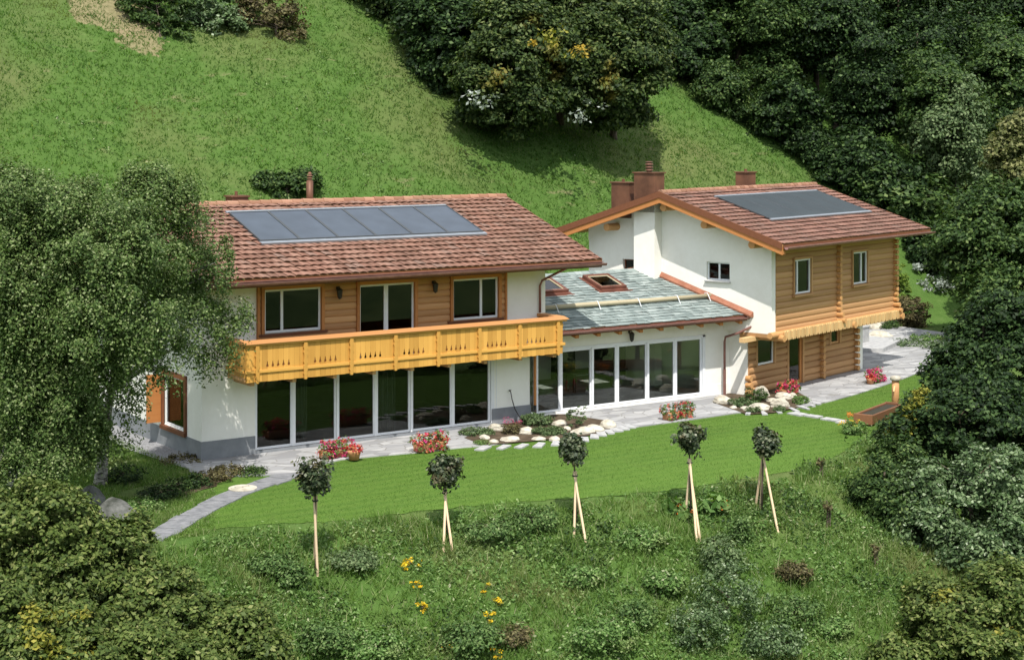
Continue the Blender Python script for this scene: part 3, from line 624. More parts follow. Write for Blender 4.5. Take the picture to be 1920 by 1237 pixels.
def bp(x, y): return woff(x, y, WZ + (WB - y) * wt)
roofsolid(dk, [bp(13.7, wr), bp(wx1(wr), wr), bp(wx1(WB), WB), bp(13.7, WB)], .14)
roofW = dk.build('roof', M['soffit'], W_)
wlen = (wr - WY) * wsl
nrW = 21
hol = [(a - 13.0, b - 13.0, (c - WY) * wsl, (d - WY) * wsl) for a, b, c, d in (sky1, sky2)]
tm = tiles((woff(13.0, WY - .03, WZ + .008), (1, 0, 0), wv, wn), None, 's', None, lambda v: (.2, wx1(WY + v / wsl) - 13.0), nrW, wlen / nrW, .30, [0, .003, 0], .045, 5, hol, .008, True)
tm2 = tiles((woff(13.0, WB + .03, WZ + .008), (1, 0, 0), (0, -wv[1], wv[2]), (0, -wn[1], wn[2])), None, 's', None, lambda v: (.7, wx1(WB - v / wsl) - 13.0), nrW, wlen / nrW, .30, [0, .003, 0], .045, 6, (), .008, True)
tm.add(tm2.v, tm2.f); tm.build('roof_slate', M['slate'], roofW)
rr = random.Random(3); rg = MB(); x = 13.6
while x < 22.1:
    wd = rr.uniform(.25, .4); z = WZ + (wr - WY) * wt
    rg.prism([(-.2, -.2 * wt + .05), (0, .06), (.2, -.2 * wt + .05), (.2, -.2 * wt + .075), (0, .09 + rr.uniform(0, .02)), (-.2, -.2 * wt + .075)], lambda a, b, x=x: woff(x, wr + a, z + b), lambda a, b, x=x: woff(x + wd * .97, wr + a, z + b)); x += wd
rg.build('ridge_slate', M['slate'], roofW)
# copper flashing along the right chalet, eaves fascia, gutter
fl = MB()
pts = [(WY - .25, None), (wr, None), (WB, None)]
for (ya, yb) in ((-.75, wr), (wr, WB)):
    za = WZ + ((ya if ya <= wr else 0) - WY) * wt; zb = WZ + (wr - WY) * wt
    if ya >= wr: za = WZ + (wr - WY) * wt; zb = WZ
    xa, xb = wx1(ya), wx1(yb)
    fl.add([woff(xa - .16, ya, za + .06), woff(xb - .16, yb, zb + .06), woff(xb + .03, yb, zb + .06), woff(xa + .03, ya, za + .06), woff(xa - .16, ya, za + .13), woff(xb - .16, yb, zb + .13), woff(xb - .0, yb, zb + .27), woff(xa - .0, ya, za + .27)], [(0, 3, 2, 1), (4, 5, 6, 7), (0, 1, 5, 4), (1, 2, 6, 5), (2, 3, 7, 6), (3, 0, 4, 7)])
fl.build('wall_flashing', M['flash'], roofW)
fb = MB().box(13.2, 23.6, WY - .055, WY - .003, WZ - .2, WZ + .0, woff); fb.box(23.42, 23.66, WY - .35, WY - .06, WZ - .28, WZ + .1, woff); fb.build('fascia_board', M['copper'], roofW)
gutter(roofW, woff(13.2, WY - .14, WZ - .06), woff(23.4, WY - .14, WZ - .06), .085)
rf = MB()
for i in range(10):
    x = 13.9 + i * 1.02
    rf.prism([(WY + .05, WZ - .34), (WY + .05, WZ - .16), (.6, WZ + .15), (.6, WZ - .12)], lambda a, b, x=x: woff(x - .08, a, b), lambda a, b, x=x: woff(x + .08, a, b))
rf.build_each('rafter_tail', M['brownL'], roofW)
# snow log on metal hooks
MB().tube([wp(13.9, 1.25, .16), wp(16.5, 1.26, .17), wp(19.5, 1.24, .16), wp(23.0, 1.25, .17)], [.085, .095, .09, .08], 12).build('snow_guard_log', M['greylog'], roofW, smooth=True)
hk = MB()
for x in (15.0, 17.0, 19.0, 21.0, 22.6): hk.tube([wp(x, .95, .05), wp(x, 1.12, .2), wp(x, 1.25, .29), wp(x, 1.38, .24), wp(x, 1.42, .06)], .016, 6)
hk.build_each('snow_guard_hook', M['white'], roofW)
def skylight(a, b, c, d, gm):
    def bxs(mb, x0, x1, y0, y1, h0, h1): mb.add([wp(x0, y0, h0), wp(x1, y0, h0), wp(x1, y1, h0), wp(x0, y1, h0), wp(x0, y0, h1), wp(x1, y0, h1), wp(x1, y1, h1), wp(x0, y1, h1)], [(0, 3, 2, 1), (4, 5, 6, 7), (0, 1, 5, 4), (1, 2, 6, 5), (2, 3, 7, 6), (3, 0, 4, 7)])
    f = MB(); bxs(f, a + .08, a + .2, c + .1, d - .08, -.1, .2); bxs(f, b - .2, b - .08, c + .1, d - .08, -.1, .2); bxs(f, a + .2, b - .2, c + .1, c + .22, -.1, .2); bxs(f, a + .2, b - .2, d - .2, d - .08, -.1, .2)
    bxs(f, a - .05, a + .078, c - .02, d + .02, .02, .06); bxs(f, b - .078, b + .05, c - .02, d + .02, .02, .06); bxs(f, a - .12, b + .12, c - .1, c - .022, .02, .055); bxs(f, a + .08, b - .08, c - .02, c + .098, .03, .09)
    o = f.build('skylight', M['copper'], roofW)
    f = MB(); bxs(f, a + .202, b - .202, c + .222, d - .202, .14, .155); f.build('pane', M[gm], o)
    f = MB(); bxs(f, a + .2, a + .26, c + .22, d - .2, .157, .175); bxs(f, b - .26, b - .2, c + .22, d - .2, .157, .175); bxs(f, a + .26, b - .26, c + .22, c + .28, .157, .175); bxs(f, a + .26, b - .26, d - .26, d - .2, .157, .175); f.build_each('sash', M['greylog'], o)
skylight(*sky1, 'glass'); skylight(*sky2, 'glass')
lantern(W_, 18.1 - 13, -.03, 2.72)

# ================================================================== RIGHT CHALET (own frame)
B0 = (23.535, -.222); br = R_(16.1)
B = thing('house', 'right chalet with white gable, cantilevered honey log upper floor and copper chimneys', 'house', (B0[0], B0[1], 0), br)
GX = lambda u, y, z: (y - .28, u - .18, z)          # gable faces -x: u runs into depth
UY, LY, GXW = -1.3, 0., -.28
mb = MB()
# gable wall: upper part spans y -1.2..8, lower from 0
gwin = [(.84, 1.95, 4.62, 5.36), (5.55, 6.2, 3.3, 5.25)]
Hb = 5.2
wall_boxes(mb, UY + .18, 8.0, 2.62, 6.0, 0, .3, gwin, GX)
mb.box(0, .3, 0, 8, 0, 2.62)
RYb, RZb, EYb, EZb = 3.4, 8.17, -2.4, 6.31
tb = (RZb - EZb) / (RYb - EYb)
mb.prism([(UY, 6.0), (7.85, 6.0), (7.85, RZb - (7.85 - RYb) * tb - .12), (RYb, RZb - .12), (UY, RZb - (RYb - UY) * tb - .12)], lambda a, b: (GXW, a, b), lambda a, b: (.02, a, b))
mb.box(-.8, GXW - .002, 4.0, 5.06, 0, 7.72)
mb.box(8.95, 9.6, .3, 8, 0, 2.6); mb.box(8.95, 9.65, -.05, .3, 0, 2.6); mb.box(.3, 8.95, 7.8, 8, 0, 6.3)
mb.build('wall', M['plaster'], B)
window(B, .84, 1.95, 4.62, 5.36, 0, [1.395], .06, .06, Mf=GX, reveal=.1, sill=(.06, .06, 'slab'), label='small white two-pane window in the white gable')
window(B, 5.55, 6.2, 3.3, 5.25, 0, [], .06, .06, Mf=GX, reveal=.15, fmat='brown')
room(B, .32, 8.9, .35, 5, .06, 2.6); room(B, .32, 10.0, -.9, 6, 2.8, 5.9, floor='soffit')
# upper log storey
uw_ = [(1.39, 2.72, 4.08, 5.48), (6.3, 7.6, 4.12, 5.5)]
mb = MB(); log_wall(mb, .03, 10.15, 2.62, 6.0, UY, .235, [(a - .06, b + .06, c - .06, d + .06) for a, b, c, d in uw_], bulge=.17)
mb.build('upper_log_wall', M['logB'], B)
mb = MB(); wall_boxes(mb, .03, 10.13, 2.62, 6.1, UY + .062, UY + .3, uw_); mb.box(10.13, 10.4, UY + .02, 8.0, 2.62, 6.3)
mb.box(-.28, 10.3, UY, .02, 2.46, 2.62); mb.build('upper_wall_core', M['logB'], B)
le = MB()
for x in (5.02, 10.18):
    for k in range(14):
        z = 2.72 + k * .235; e = .12 + (.10 * max(0, (2 - k)) if True else 0)
        le.tube([(x, UY + .1, z), (x, UY - .10 - e, z)], .10, 10)
le.build_each('log_end', M['logend'], B)
for (a, b, c, d) in uw_: window(B, a, b, c, d, UY - .05, [a + (b - a) * (.22 if a < 3 else .62)], .07, .08, casing=(.09, .06, 'logB'), sill=(.12, .12, 'logB'), reveal=.02)
# carved fringe along the cantilever
fr = MB(); n = 58
for i in range(n):
    x = .25 + (10.35 - .25) * i / n; ww = (10.1) / n; zc = 2.34
    fr.prism([(0, 2.68), (0, zc + .09), (ww * .15, zc + .03), (ww * .5, zc), (ww * .85, zc + .03), (ww, zc + .09), (ww, 2.68), (ww * .5, 2.74)], lambda a, b, x=x, i=i: (x + a, UY - .31 - .018 * (i % 2), b), lambda a, b, x=x: (x + a, UY - .26, b))
fr.build('carved_fringe', M['fringe'], B)
bm_ = MB().tube([(-.62, UY - .12, 2.6), (10.5, UY - .12, 2.62)], .125, 14); 
for x in (0.02, 5.9, 10.3): bm_.tube([(x, .3, 2.46), (x, UY - .42, 2.46)], .14, 12)
bm_.build_each('cantilever_log', M['logend'], B)
MB().box(-1.1, .6, -.55, -.3, 2.3, 2.48).build('porch_beam', M['palep'], B)
# lower log storey
lw = [(.68, 1.98, 1.15, 2.3), (3.15, 4.3, .05, 2.3), (6.75, 7.5, 1.42, 2.3)]
mb = MB(); log_wall(mb, .05, 8.95, 0.03, 2.5, LY, .27, [(a - .05, b + .05, c - .05, d + .05) for a, b, c, d in lw]); mb.build('lower_log_wall', M['logB'], B)
mb = MB(); wall_boxes(mb, .31, 8.9, 0.03, 2.5, .062, .3, lw); mb.build('lower_wall_core', M['logB'], B)
le = MB()
for k in range(9):
    z = .16 + k * .275
    for x in (5.85, 8.92): le.tube([(x, .1, z), (x, -.26, z)], .115, 10)
    if k < 3: le.tube([(.02, .05, z), (.02 + .0, -.24 + .03 * k, z)], .12, 10)
le.build_each('log_end', M['logend'], B)
window(B, *lw[0], -.04, [], .08, .08, casing=(.13, .05, 'logB'), reveal=.02, fmat='white')
window(B, *lw[1], -.04, [], .14, .08, casing=(.14, .05, 'logB'), reveal=.02, fmat='brownL', name='glazed_door', glass='glass')
window(B, *lw[2], -.04, [], .08, .08, casing=(.16, .05, 'logB'), reveal=.02, fmat='log')
# roof
XLb, XRb = -1.26, 11.5; BYb = 2 * RYb - EYb
dk = MB(); roofsolid(dk, [(XLb, EYb, EZb - .03), (XRb, EYb, EZb - .03), (XRb, RYb, RZb - .03), (XLb, RYb, RZb - .03)], .1); roofsolid(dk, [(XRb, BYb, EZb - .03), (XLb, BYb, EZb - .03), (XLb, RYb, RZb - .03), (XRb, RYb, RZb - .03)], .1)
roofB = dk.build('roof', M['soffit'], B)
sB = math.hypot(RYb - EYb, RZb - EZb); vB = (0, (RYb - EYb) / sB, (RZb - EZb) / sB); nB = (0, -vB[2], vB[1]); nrB = 16
tm = tiles(((0, EYb - .03, EZb - .02), (1, 0, 0), vB, nB), None, 't', None, lambda v: (XLb, XRb), nrB, sB / nrB, .30, [0, .010, .014, .008, -.004], .07, 11, jit=.007)
tm2 = tiles(((0, BYb + .03, EZb - .02), (1, 0, 0), (0, -vB[1], vB[2]), (0, vB[2], vB[1])), None, 't', None, lambda v: (XLb, XRb), nrB, sB / nrB, .30, [0, .010, .014, .008, -.004], .07, 12, jit=.007)
tm.add(tm2.v, tm2.f); tm.build('roof_tile', M['tileB'], roofB)
rc = MB(); ridge_caps(rc, (XLb, RYb, RZb), (XRb, RYb, RZb), .12, .35, 4); rc.build('ridge_tile', M['ridge'], roofB)
def rake(mb, x0, x1, h0, h1, ya=EYb, yb=BYb):
    for (p, q) in ((ya, RYb), (yb, RYb)):
        zp = EZb; zq = RZb
        mb.add([(x0, p, zp - h0), (x0, q, zq - h0), (x0, q, zq - h1), (x0, p, zp - h1), (x1, p, zp - h0), (x1, q, zq - h0), (x1, q, zq - h1), (x1, p, zp - h1)], [(0, 1, 2, 3), (7, 6, 5, 4), (0, 4, 5, 1), (3, 2, 6, 7), (0, 3, 7, 4), (1, 5, 6, 2)])
vb = MB(); rake(vb, XLb - .10, XLb - .06, -.06, .20); rake(vb, XRb + .003, XRb + .05, -.04, .2); vb.build_each('verge_board', M['brown'], roofB)
vb = MB(); rake(vb, XLb - .058, XLb - .003, .16, .42); vb.build_each('inner_verge_board', M['brownL'], roofB)
vb = MB(); rake(vb, XLb + .002, XLb + .2, .14, .40); vb.build_each('verge_rafter', M['brownL'], roofB)
MB().box(XLb, XRb, EYb - .04, EYb - .012, EZb - .2, EZb - .03).build('fascia_board', M['brown'], roofB)
gutter(roofB, (XLb, EYb - .15, EZb - .12), (XRb + .1, EYb - .15, EZb - .12), .10)
pu = MB()
for (y, dz) in ((-.85, .60), (1.4, .62), (3.4, .62), (6.3, .62)):
    zc = RZb - abs(y - RYb) * tb - dz; pu.tube([(.1, y, zc), (-1.06, y, zc)], .155, 14)
pu.build_each('purlin_log', M['logend'], roofB)
rf = MB()
for i in range(15):
    x = .1 + i * .8; rf.prism([(EYb + .25, EZb - .24), (EYb + .25, EZb - .06), (UY, EZb + .32), (UY, EZb + .08)], lambda a, b, x=x: (x - .06, a, b), lambda a, b, x=x: (x + .06, a, b))
rf.build_each('rafter_tail', M['palep'], roofB)
def bsl(x, v, h): return Vector((x, EYb + vB[1] * v + nB[1] * h, EZb + vB[2] * v + nB[2] * h))
def sbB(mb, a, b, c, d, h0, h1): mb.add([bsl(a, c, h0), bsl(b, c, h0), bsl(b, d, h0), bsl(a, d, h0), bsl(a, c, h1), bsl(b, c, h1), bsl(b, d, h1), bsl(a, d, h1)], [(0, 3, 2, 1), (4, 5, 6, 7), (0, 1, 5, 4), (1, 2, 6, 5), (2, 3, 7, 6), (3, 0, 4, 7)])
bu0, bu1, bv0, bv1 = 1.45, 9.95, 2.2, 5.05
for i in range(6):
    x0 = bu0 + (bu1 - bu0) * i / 6; x1 = bu0 + (bu1 - bu0) * (i + 1) / 6
    f = MB(); sbB(f, x0, x0 + .03, bv0 + .15, bv1, .05, .105); sbB(f, x1 - .03, x1, bv0 + .15, bv1, .05, .105); pn = f.build('solar_panel', M['aluD'], roofB)
    f = MB(); sbB(f, x0 + .032, x1 - .032, bv0 + .15, bv1, .05, .1); f.build('collector_glass', M['panelB'], pn)
f = MB(); sbB(f, bu0 - .05, bu1 + .05, bv0, bv0 + .147, .05, .11); sbB(f, bu0 - .05, bu1, bv1 + .003, bv1 + .12, .05, .11); f.build('panel_flashing', M['alu'], roofB)
def chimney(x0, x1, y0, y1, z0, z1, cowl):
    c = MB().box(x0, x1, y0, y1, z0, z1).build('chimney', M['chim'], roofB, bevel=.01)
    m_ = MB().box(x0 - .05, x1 + .05, y0 - .05, y1 + .05, z1 + .002, z1 + .05); xc_, yc_ = (x0 + x1) / 2, (y0 + y1) / 2
    if cowl:
        m_.tube([(xc_, yc_, z1 + .05), (xc_, yc_, z1 + .48)], .11, 12)
        for k in range(3): m_.tube([(xc_, yc_, z1 + .12 + k * .12), (xc_, yc_, z1 + .19 + k * .12)], [.19, .13], 14)
        m_.tube([(xc_, yc_, z1 + .47), (xc_, yc_, z1 + .5)], [.17, .1], 14)
    else: m_.tube([(xc_, yc_, z1 + .05), (xc_, yc_, z1 + .17)], .07, 8)
    m_.build('chimney_cap', M['chim'], c)
chimney(-.8, -.08, 4.0, 5.06, 7.3, 8.93, True); chimney(-.45, .0, 5.55, 6.5, 7.0, 8.48, False); chimney(8.0, 8.8, 5.0, 5.6, 7.3, 8.75, False)
downpipe(B, [(-.05, -.72, 3.1), (-.1, -.5, 2.95), (-.62, .05, 2.6), (-.66, .62, 2.4), (-.66, .66, 2.2), (-.66, .66, 1.1)], .05)
MB().tube([(-.66, .66, 1.1), (-.66, .66, .02)], .06, 10).build('standpipe', M['gutter'], B)

# ================================================================== VEGETATION
def leaf_mesh(P, Nrm, size, rng, aspect=.62):
    """P (n,3) centres, Nrm (n,3) preferred normals, size (n,) -> folded rhombic leaves"""
    n = len(P); Nn = Nrm + rng.normal(0, .55, (n, 3)); Nn /= np.linalg.norm(Nn, axis=1, keepdims=True) + 1e-9
    t = rng.normal(0, 1, (n, 3)); t[:, 2] -= .4; t -= (t * Nn).sum(1, keepdims=True) * Nn; t /= np.linalg.norm(t, axis=1, keepdims=True) + 1e-9
    b = np.cross(Nn, t); s = size[:, None]
    V = np.stack([P - t * s * .5, P + b * s * aspect * .5 + t * s * .05 - Nn * s * .08, P + t * s * .5, P - b * s * aspect * .5 + t * s * .05 - Nn * s * .08], 1).reshape(-1, 3)
    return V, np.arange(4 * n).reshape(n, 4)
def crown_points(lobes, rng, nclump, per, cr, flat=.6, droop=0., shell=.55):
    """lobes: (centre, (rx,ry,rz)); returns positions, normals, clump centres"""
    L = np.array([[*c, *r] for c, r in lobes], float); wts = (L[:, 3] * L[:, 4] * L[:, 5]) ** .67; wts /= wts.sum()
    k = rng.choice(len(L), nclump, p=wts); d = rng.normal(0, 1, (nclump, 3)); d /= np.linalg.norm(d, axis=1, keepdims=True)
    rad = shell + (1.04 - shell) * rng.random(nclump) ** .55
    Cc = L[k, :3] + d * L[k, 3:] * rad[:, None]
    sc = cr * rng.uniform(.6, 1.45, nclump); m = np.maximum((per * rng.uniform(.5, 1.5, nclump)).astype(int), 4)
    ci = np.repeat(np.arange(nclump), m); n = len(ci)
    q = rng.normal(0, 1, (n, 3)); q /= np.linalg.norm(q, axis=1, keepdims=True); q *= rng.random((n, 1)) ** .42
    off = q * sc[ci][:, None]; out = d[ci]
    off[:, 2] *= flat
    if droop: off[:, 2] -= droop * rng.random(n) ** 2 * sc[ci] * 2.2
    off[:, 2] -= .35 * (off[:, 0] ** 2 + off[:, 1] ** 2) / np.maximum(sc[ci], .05) * .8
    P = Cc[ci] + off; Nn = out * .5 + np.array([0, 0, .75]) + q * .45
    return P, Nn, Cc
def limbs(mb, base, top, r0, targets, rng, nb=10, n=8, bend=.25):
    base, top = Vector(base), Vector(top); pts = []
    for k in range(6):
        t = k / 5; p = base.lerp(top, t) + Vector((rng.normal(0, 1), rng.normal(0, 1), 0)) * bend * .3 * (t * (1 - t) * 4); pts.append(p)
    mb.tube([pts[0] - Vector((0, 0, .3)), *pts], [r0 * 1.45, r0 * 1.2] + [r0 * (1 - .16 * k) for k in range(1, 6)], n)
    if len(targets):
        for j in rng.choice(len(targets), min(nb, len(targets)), replace=False):
            e = Vector(targets[j]); h = min(max((e.z - base.z) / max(top.z - base.z, .1) - .25, .3), .98); i = min(int(h * 5), 4); s0 = pts[i].lerp(pts[i + 1], h * 5 - i)
            mid = s0.lerp(e, .5) + Vector((0, 0, (e - s0).length * .08)); rr_ = r0 * (1 - .8 * h) * .5 + .012
            mb.tube([s0, mid, e], [rr_, rr_ * .6, rr_ * .2], 5, cap=False)
def tree(name, label, cat, base, lobes, nclump, per, leaf, cr, lmat, bmat='bark', r0=.15, top=None, group=None, seed=0, flat=.6, droop=0., shell=.55, nb=12, crown_name='crown', extra=None):
    """base, lobes in world coordinates; meshes are local to the base"""
    rg_ = np.random.default_rng(seed + 100); base = Vector(base); t = thing(name, label, cat, base, 0, group)
    lb = [(tuple(Vector(c) - base), r) for c, r in lobes]
    P, Nn, Cc = crown_points(lb, rg_, nclump, per, cr, flat, droop, shell)
    V, F = leaf_mesh(P, Nn, leaf * rg_.uniform(.65, 1.35, len(P)), rg_); np_mesh(crown_name, V, F, M[lmat], t)
    if extra:
        for nm, mt, lobs, nc_, pr_ in extra:
            P, Nn, _ = crown_points([(tuple(Vector(c) - base), r) for c, r in lobs], rg_, nc_, pr_, cr * .7, flat, 0, shell); V, F = leaf_mesh(P, Nn, leaf * rg_.uniform(.65, 1.3, len(P)), rg_); np_mesh(nm, V, F, M[mt], t)
    if r0:
        mb = MB(); zt = max(c[2] for c, r in lb) if top is None else top - base.z
        cx_ = sum(c[0] for c, r in lb) / len(lb); cy_ = sum(c[1] for c, r in lb) / len(lb)
        limbs(mb, (0, 0, 0), (cx_ * .6, cy_ * .6, zt), r0, Cc, rg_, nb); mb.build('trunk', M[bmat], t, smooth=True)
    return t
def TB(px, D, dz=0):     # ground point under picture column px at depth D
    p = at(px, HY, D); return Vector((p.x, p.y, float(T(p.x, p.y)) + dz))
def lob(px, py, D, rx, rz, ry=None): return (tuple(at(px, py, D)), (rx, ry or rx, rz))

# --- the two birches in front of the left house
tree('birch_tree', 'birch with pale trunk and drooping branches covering the corner of the left chalet', 'tree', ground(188, 908),
     [lob(270, 420, 48.5, 1.6, 1.7), lob(335, 460, 50.4, 1.5, 1.5), lob(190, 470, 45.6, 1.6, 1.6), lob(385, 520, 51.0, 1.05, 1.1), lob(430, 590, 51.0, .85, .75), lob(300, 580, 48.6, 1.5, 1.1), lob(180, 600, 45.2, 1.4, 1.4), lob(262, 560, 45.4, 1.2, 1.1), lob(240, 430, 45.8, 1.3, 1.2), lob(395, 640, 50.8, .75, .45), lob(150, 720, 45.8, .95, 1.0), lob(300, 335, 48.5, 1.1, .8), lob(210, 660, 45.8, .5, .8), lob(300, 680, 47.5, .35, .8), lob(225, 790, 46.6, .6, .6), lob(160, 800, 46.4, .6, .6), lob(255, 700, 47, .4, .8)],
     540, 250, .088, .38, 'lf_birch', 'birchbark', .19, group=None, seed=1, droop=.8, nb=34, top=6.5, shell=.5)
tree('birch_tree', 'birch at the left edge of the photo with its trunk cut by the frame', 'tree', ground(28, 912),
     [lob(50, 420, 46, 1.8, 1.8), lob(110, 380, 46.5, 1.3, 1.2), lob(-10, 480, 45.5, 1.6, 2.0), lob(60, 560, 46, 1.6, 1.6), lob(90, 680, 46, 1.2, 1.2), lob(0, 690, 45.5, 1.2, 1.6), lob(60, 790, 46, .9, .9), lob(120, 780, 46.2, .8, .8), lob(100, 860, 45.5, .6, .5), lob(40, 870, 45.2, .6, .5), lob(10, 340, 46, .7, .8), lob(130, 480, 46, 1.0, 1.0), lob(-20, 840, 45, .8, 1.0)],
     540, 260, .088, .40, 'lf_birch', 'birchbark', .22, seed=2, droop=.8, nb=26, top=7, shell=.5)
# --- maple thicket, bottom left
mp = [('maple_bush', 'tall maple bush at the left edge below the birches', 60, 39.5, [(60, 1000, 39.5, 1.45, 1.3), (110, 960, 39.5, .8, .7), (20, 960, 39.5, .8, .9), (-30, 1020, 39, 1.0, 1.2)]),
      ('maple_bush', 'maple bush reaching up beside the grey boulder', 200, 39.5, [(200, 1050, 39.5, 1.05, 1.0), (240, 1000, 40, .5, .5), (130, 1070, 39, .9, .9)]),
      ('maple_bush', 'maple bush below the end of the slab path', 330, 39, [(300, 1110, 39, .85, .75), (350, 1160, 38.6, .8, .7), (250, 1130, 38.6, .8, .8)]),
      ('maple_bush', 'low olive green bush at the right end of the thicket', 470, 38.5, [(440, 1170, 38.5, .85, .6), (490, 1220, 38, .6, .5), (380, 1220, 38, .8, .6)]),
      ('maple_bush', 'yellowing bush in the bottom left corner of the photo', 80, 36.5, [(60, 1200, 36.5, 1.0, .8), (150, 1170, 36.8, .7, .6), (-10, 1150, 36.5, .8, .9), (170, 1240, 36, .8, .6)]),
      ('maple_bush', 'olive bush at the bottom edge of the thicket, right of the yellowing one', 280, 36.8, [(270, 1210, 36.8, .9, .6), (350, 1240, 36.5, .8, .5)])]
for i, (nm, lab, px, D, ls) in enumerate(mp):
    tree(nm, lab, 'bush', TB(px, D), [lob(*q) for q in ls], 60 * len(ls), 105, .125, .30, 'lf_maple', 'bark', .07, group='bushes in the bottom left thicket', seed=10 + i, nb=8,
         extra=[('yellow_foliage', 'lf_yellow', [lob(70, 1170, 36.2, .7, .35), lob(150, 1160, 36.4, .35, .3), lob(130, 1220, 36, .5, .3)], 40, 60)] if i == 4 else None)
# --- trees on the right bank
def rt(lab, px, D, ls, nc, per, leaf, cr, mat, seed, **k):
    return tree('broadleaf_tree', lab, 'tree', TB(px, D), [lob(*q) for q in ls], nc, per, leaf, cr, mat, 'bark', .14, group='trees on the right bank', seed=seed, **k)
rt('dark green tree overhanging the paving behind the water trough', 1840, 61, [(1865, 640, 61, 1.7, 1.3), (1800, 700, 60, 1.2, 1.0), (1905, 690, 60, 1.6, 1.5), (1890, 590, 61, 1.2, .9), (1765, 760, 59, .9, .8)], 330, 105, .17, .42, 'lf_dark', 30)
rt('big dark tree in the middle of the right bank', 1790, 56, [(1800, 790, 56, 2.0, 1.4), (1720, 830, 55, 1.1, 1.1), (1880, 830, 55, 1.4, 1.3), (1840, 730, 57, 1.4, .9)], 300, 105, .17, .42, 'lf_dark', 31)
rt('dark bush tree with yellow-green top leaves beside the water trough', 1700, 55.5, [(1690, 815, 55.5, .85, .75), (1735, 770, 56, .8, .7), (1660, 865, 54.5, .6, .5), (1700, 880, 54.5, .9, .7)], 150, 95, .13, .32, 'lf_mid', 32, extra=[('yellow_foliage', 'lf_yellow', [lob(1690, 790, 55, .55, .5), lob(1735, 750, 55.6, .45, .4)], 30, 50)])
rt('grey-green whitebeam with silvery leaves at the right edge', 1820, 50, [(1800, 940, 50, 1.6, 1.25), (1740, 990, 49.5, 1.0, .9), (1880, 900, 50, 1.3, 1.2), (1840, 1030, 49, 1.4, 1.0), (1740, 900, 50.5, .9, .6), (1900, 1010, 49, 1.0, 1.1)], 420, 100, .13, .36, 'lf_white', 33)
rt('dark bush tree with a ragged edge over the weedy bank', 1660, 51, [(1650, 930, 51, .95, .9), (1620, 980, 50.5, .6, .5), (1690, 870, 52, .9, .8), (1640, 1010, 50, .6, .35), (1690, 960, 50, .8, .9)], 230, 95, .125, .32, 'lf_mid', 34)
rt('olive tree with yellow touches in the bottom right corner', 1820, 44.5, [(1820, 1160, 44.5, 1.5, .95), (1740, 1190, 44, .9, .8), (1890, 1120, 44.5, 1.1, 1.0), (1760, 1120, 45.5, .8, .6), (1850, 1220, 43.5, 1.3, .8), (1690, 1230, 43.5, .7, .6)], 420, 100, .13, .33, 'lf_maple', 35,
   extra=[('yellow_foliage', 'lf_yellow', [lob(1780, 1120, 44.5, .5, .3), lob(1870, 1190, 43.5, .6, .3)], 24, 55)])
# --- trees behind the right chalet
rt('yellow-tinged tree right of the right chalet roof', 1850, 84, [(1855, 440, 84, 2.6, 2.4), (1805, 460, 83, 1.6, 1.5), (1900, 520, 82, 2.4, 2.4), (1850, 560, 80, 1.5, 1.3), (1880, 390, 85, 2.0, 1.5)], 420, 100, .24, .65, 'lf_mid', 36)
rt('tree with light brownish leaves at the right edge above the chalet roof', 1915, 88, [(1905, 290, 88, 1.3, 1.8), (1925, 240, 88, 1.2, 1.2)], 110, 90, .24, .55, 'lf_tan', 37)
tree('birch_tree', 'feathery pale birch with a thin white trunk standing before the wood', 'tree', ground(1795, 345) if False else TB(1795, 104), [lob(1790, 200, 103, 1.9, 1.3), lob(1780, 240, 103, 2.4, 1.6), lob(1800, 290, 103, 2.0, 1.2), lob(1795, 160, 103, 1.0, .9)], 150, 110, .22, .7, 'lf_pale', 'birchbark', .15, seed=38, nb=10, droop=.3)
tree('dark_bush', 'dark tree with whitish leaves beside the right chalet log corner', 'tree', TB(1755, 99), [lob(1755, 470, 98, 1.6, 1.6), lob(1725, 450, 99, 1.0, 1.2), lob(1775, 510, 97, 1.3, 1.0), lob(1740, 530, 98, 1.0, .6)], 170, 95, .22, .5, 'lf_dark', 'bark', .12, seed=39,
     extra=[('silver_foliage', 'lf_silver', [lob(1755, 535, 96, 1.1, .4), lob(1725, 500, 97, .5, .4)], 22, 40)])
p = ground(1690, 580); tree('thuja', 'narrow yellow-green conifer behind the log corner', 'tree', p, [((p.x, p.y, p.z + 1.0), (.42, .42, 1.1)), ((p.x, p.y, p.z + 1.9), (.25, .25, .7))], 70, 80, .09, .18, 'lf_thuja', 'bark', .05, seed=40, top=p.z + 2.2)
p = ground(1708, 612); tree('shrub', 'round bronze shrub beside the conifer at the slope foot', 'shrub', p, [((p.x, p.y, p.z + .8), (1.0, 1.0, .85))], 90, 80, .12, .3, 'lf_brown', 'bark', .04, seed=41)
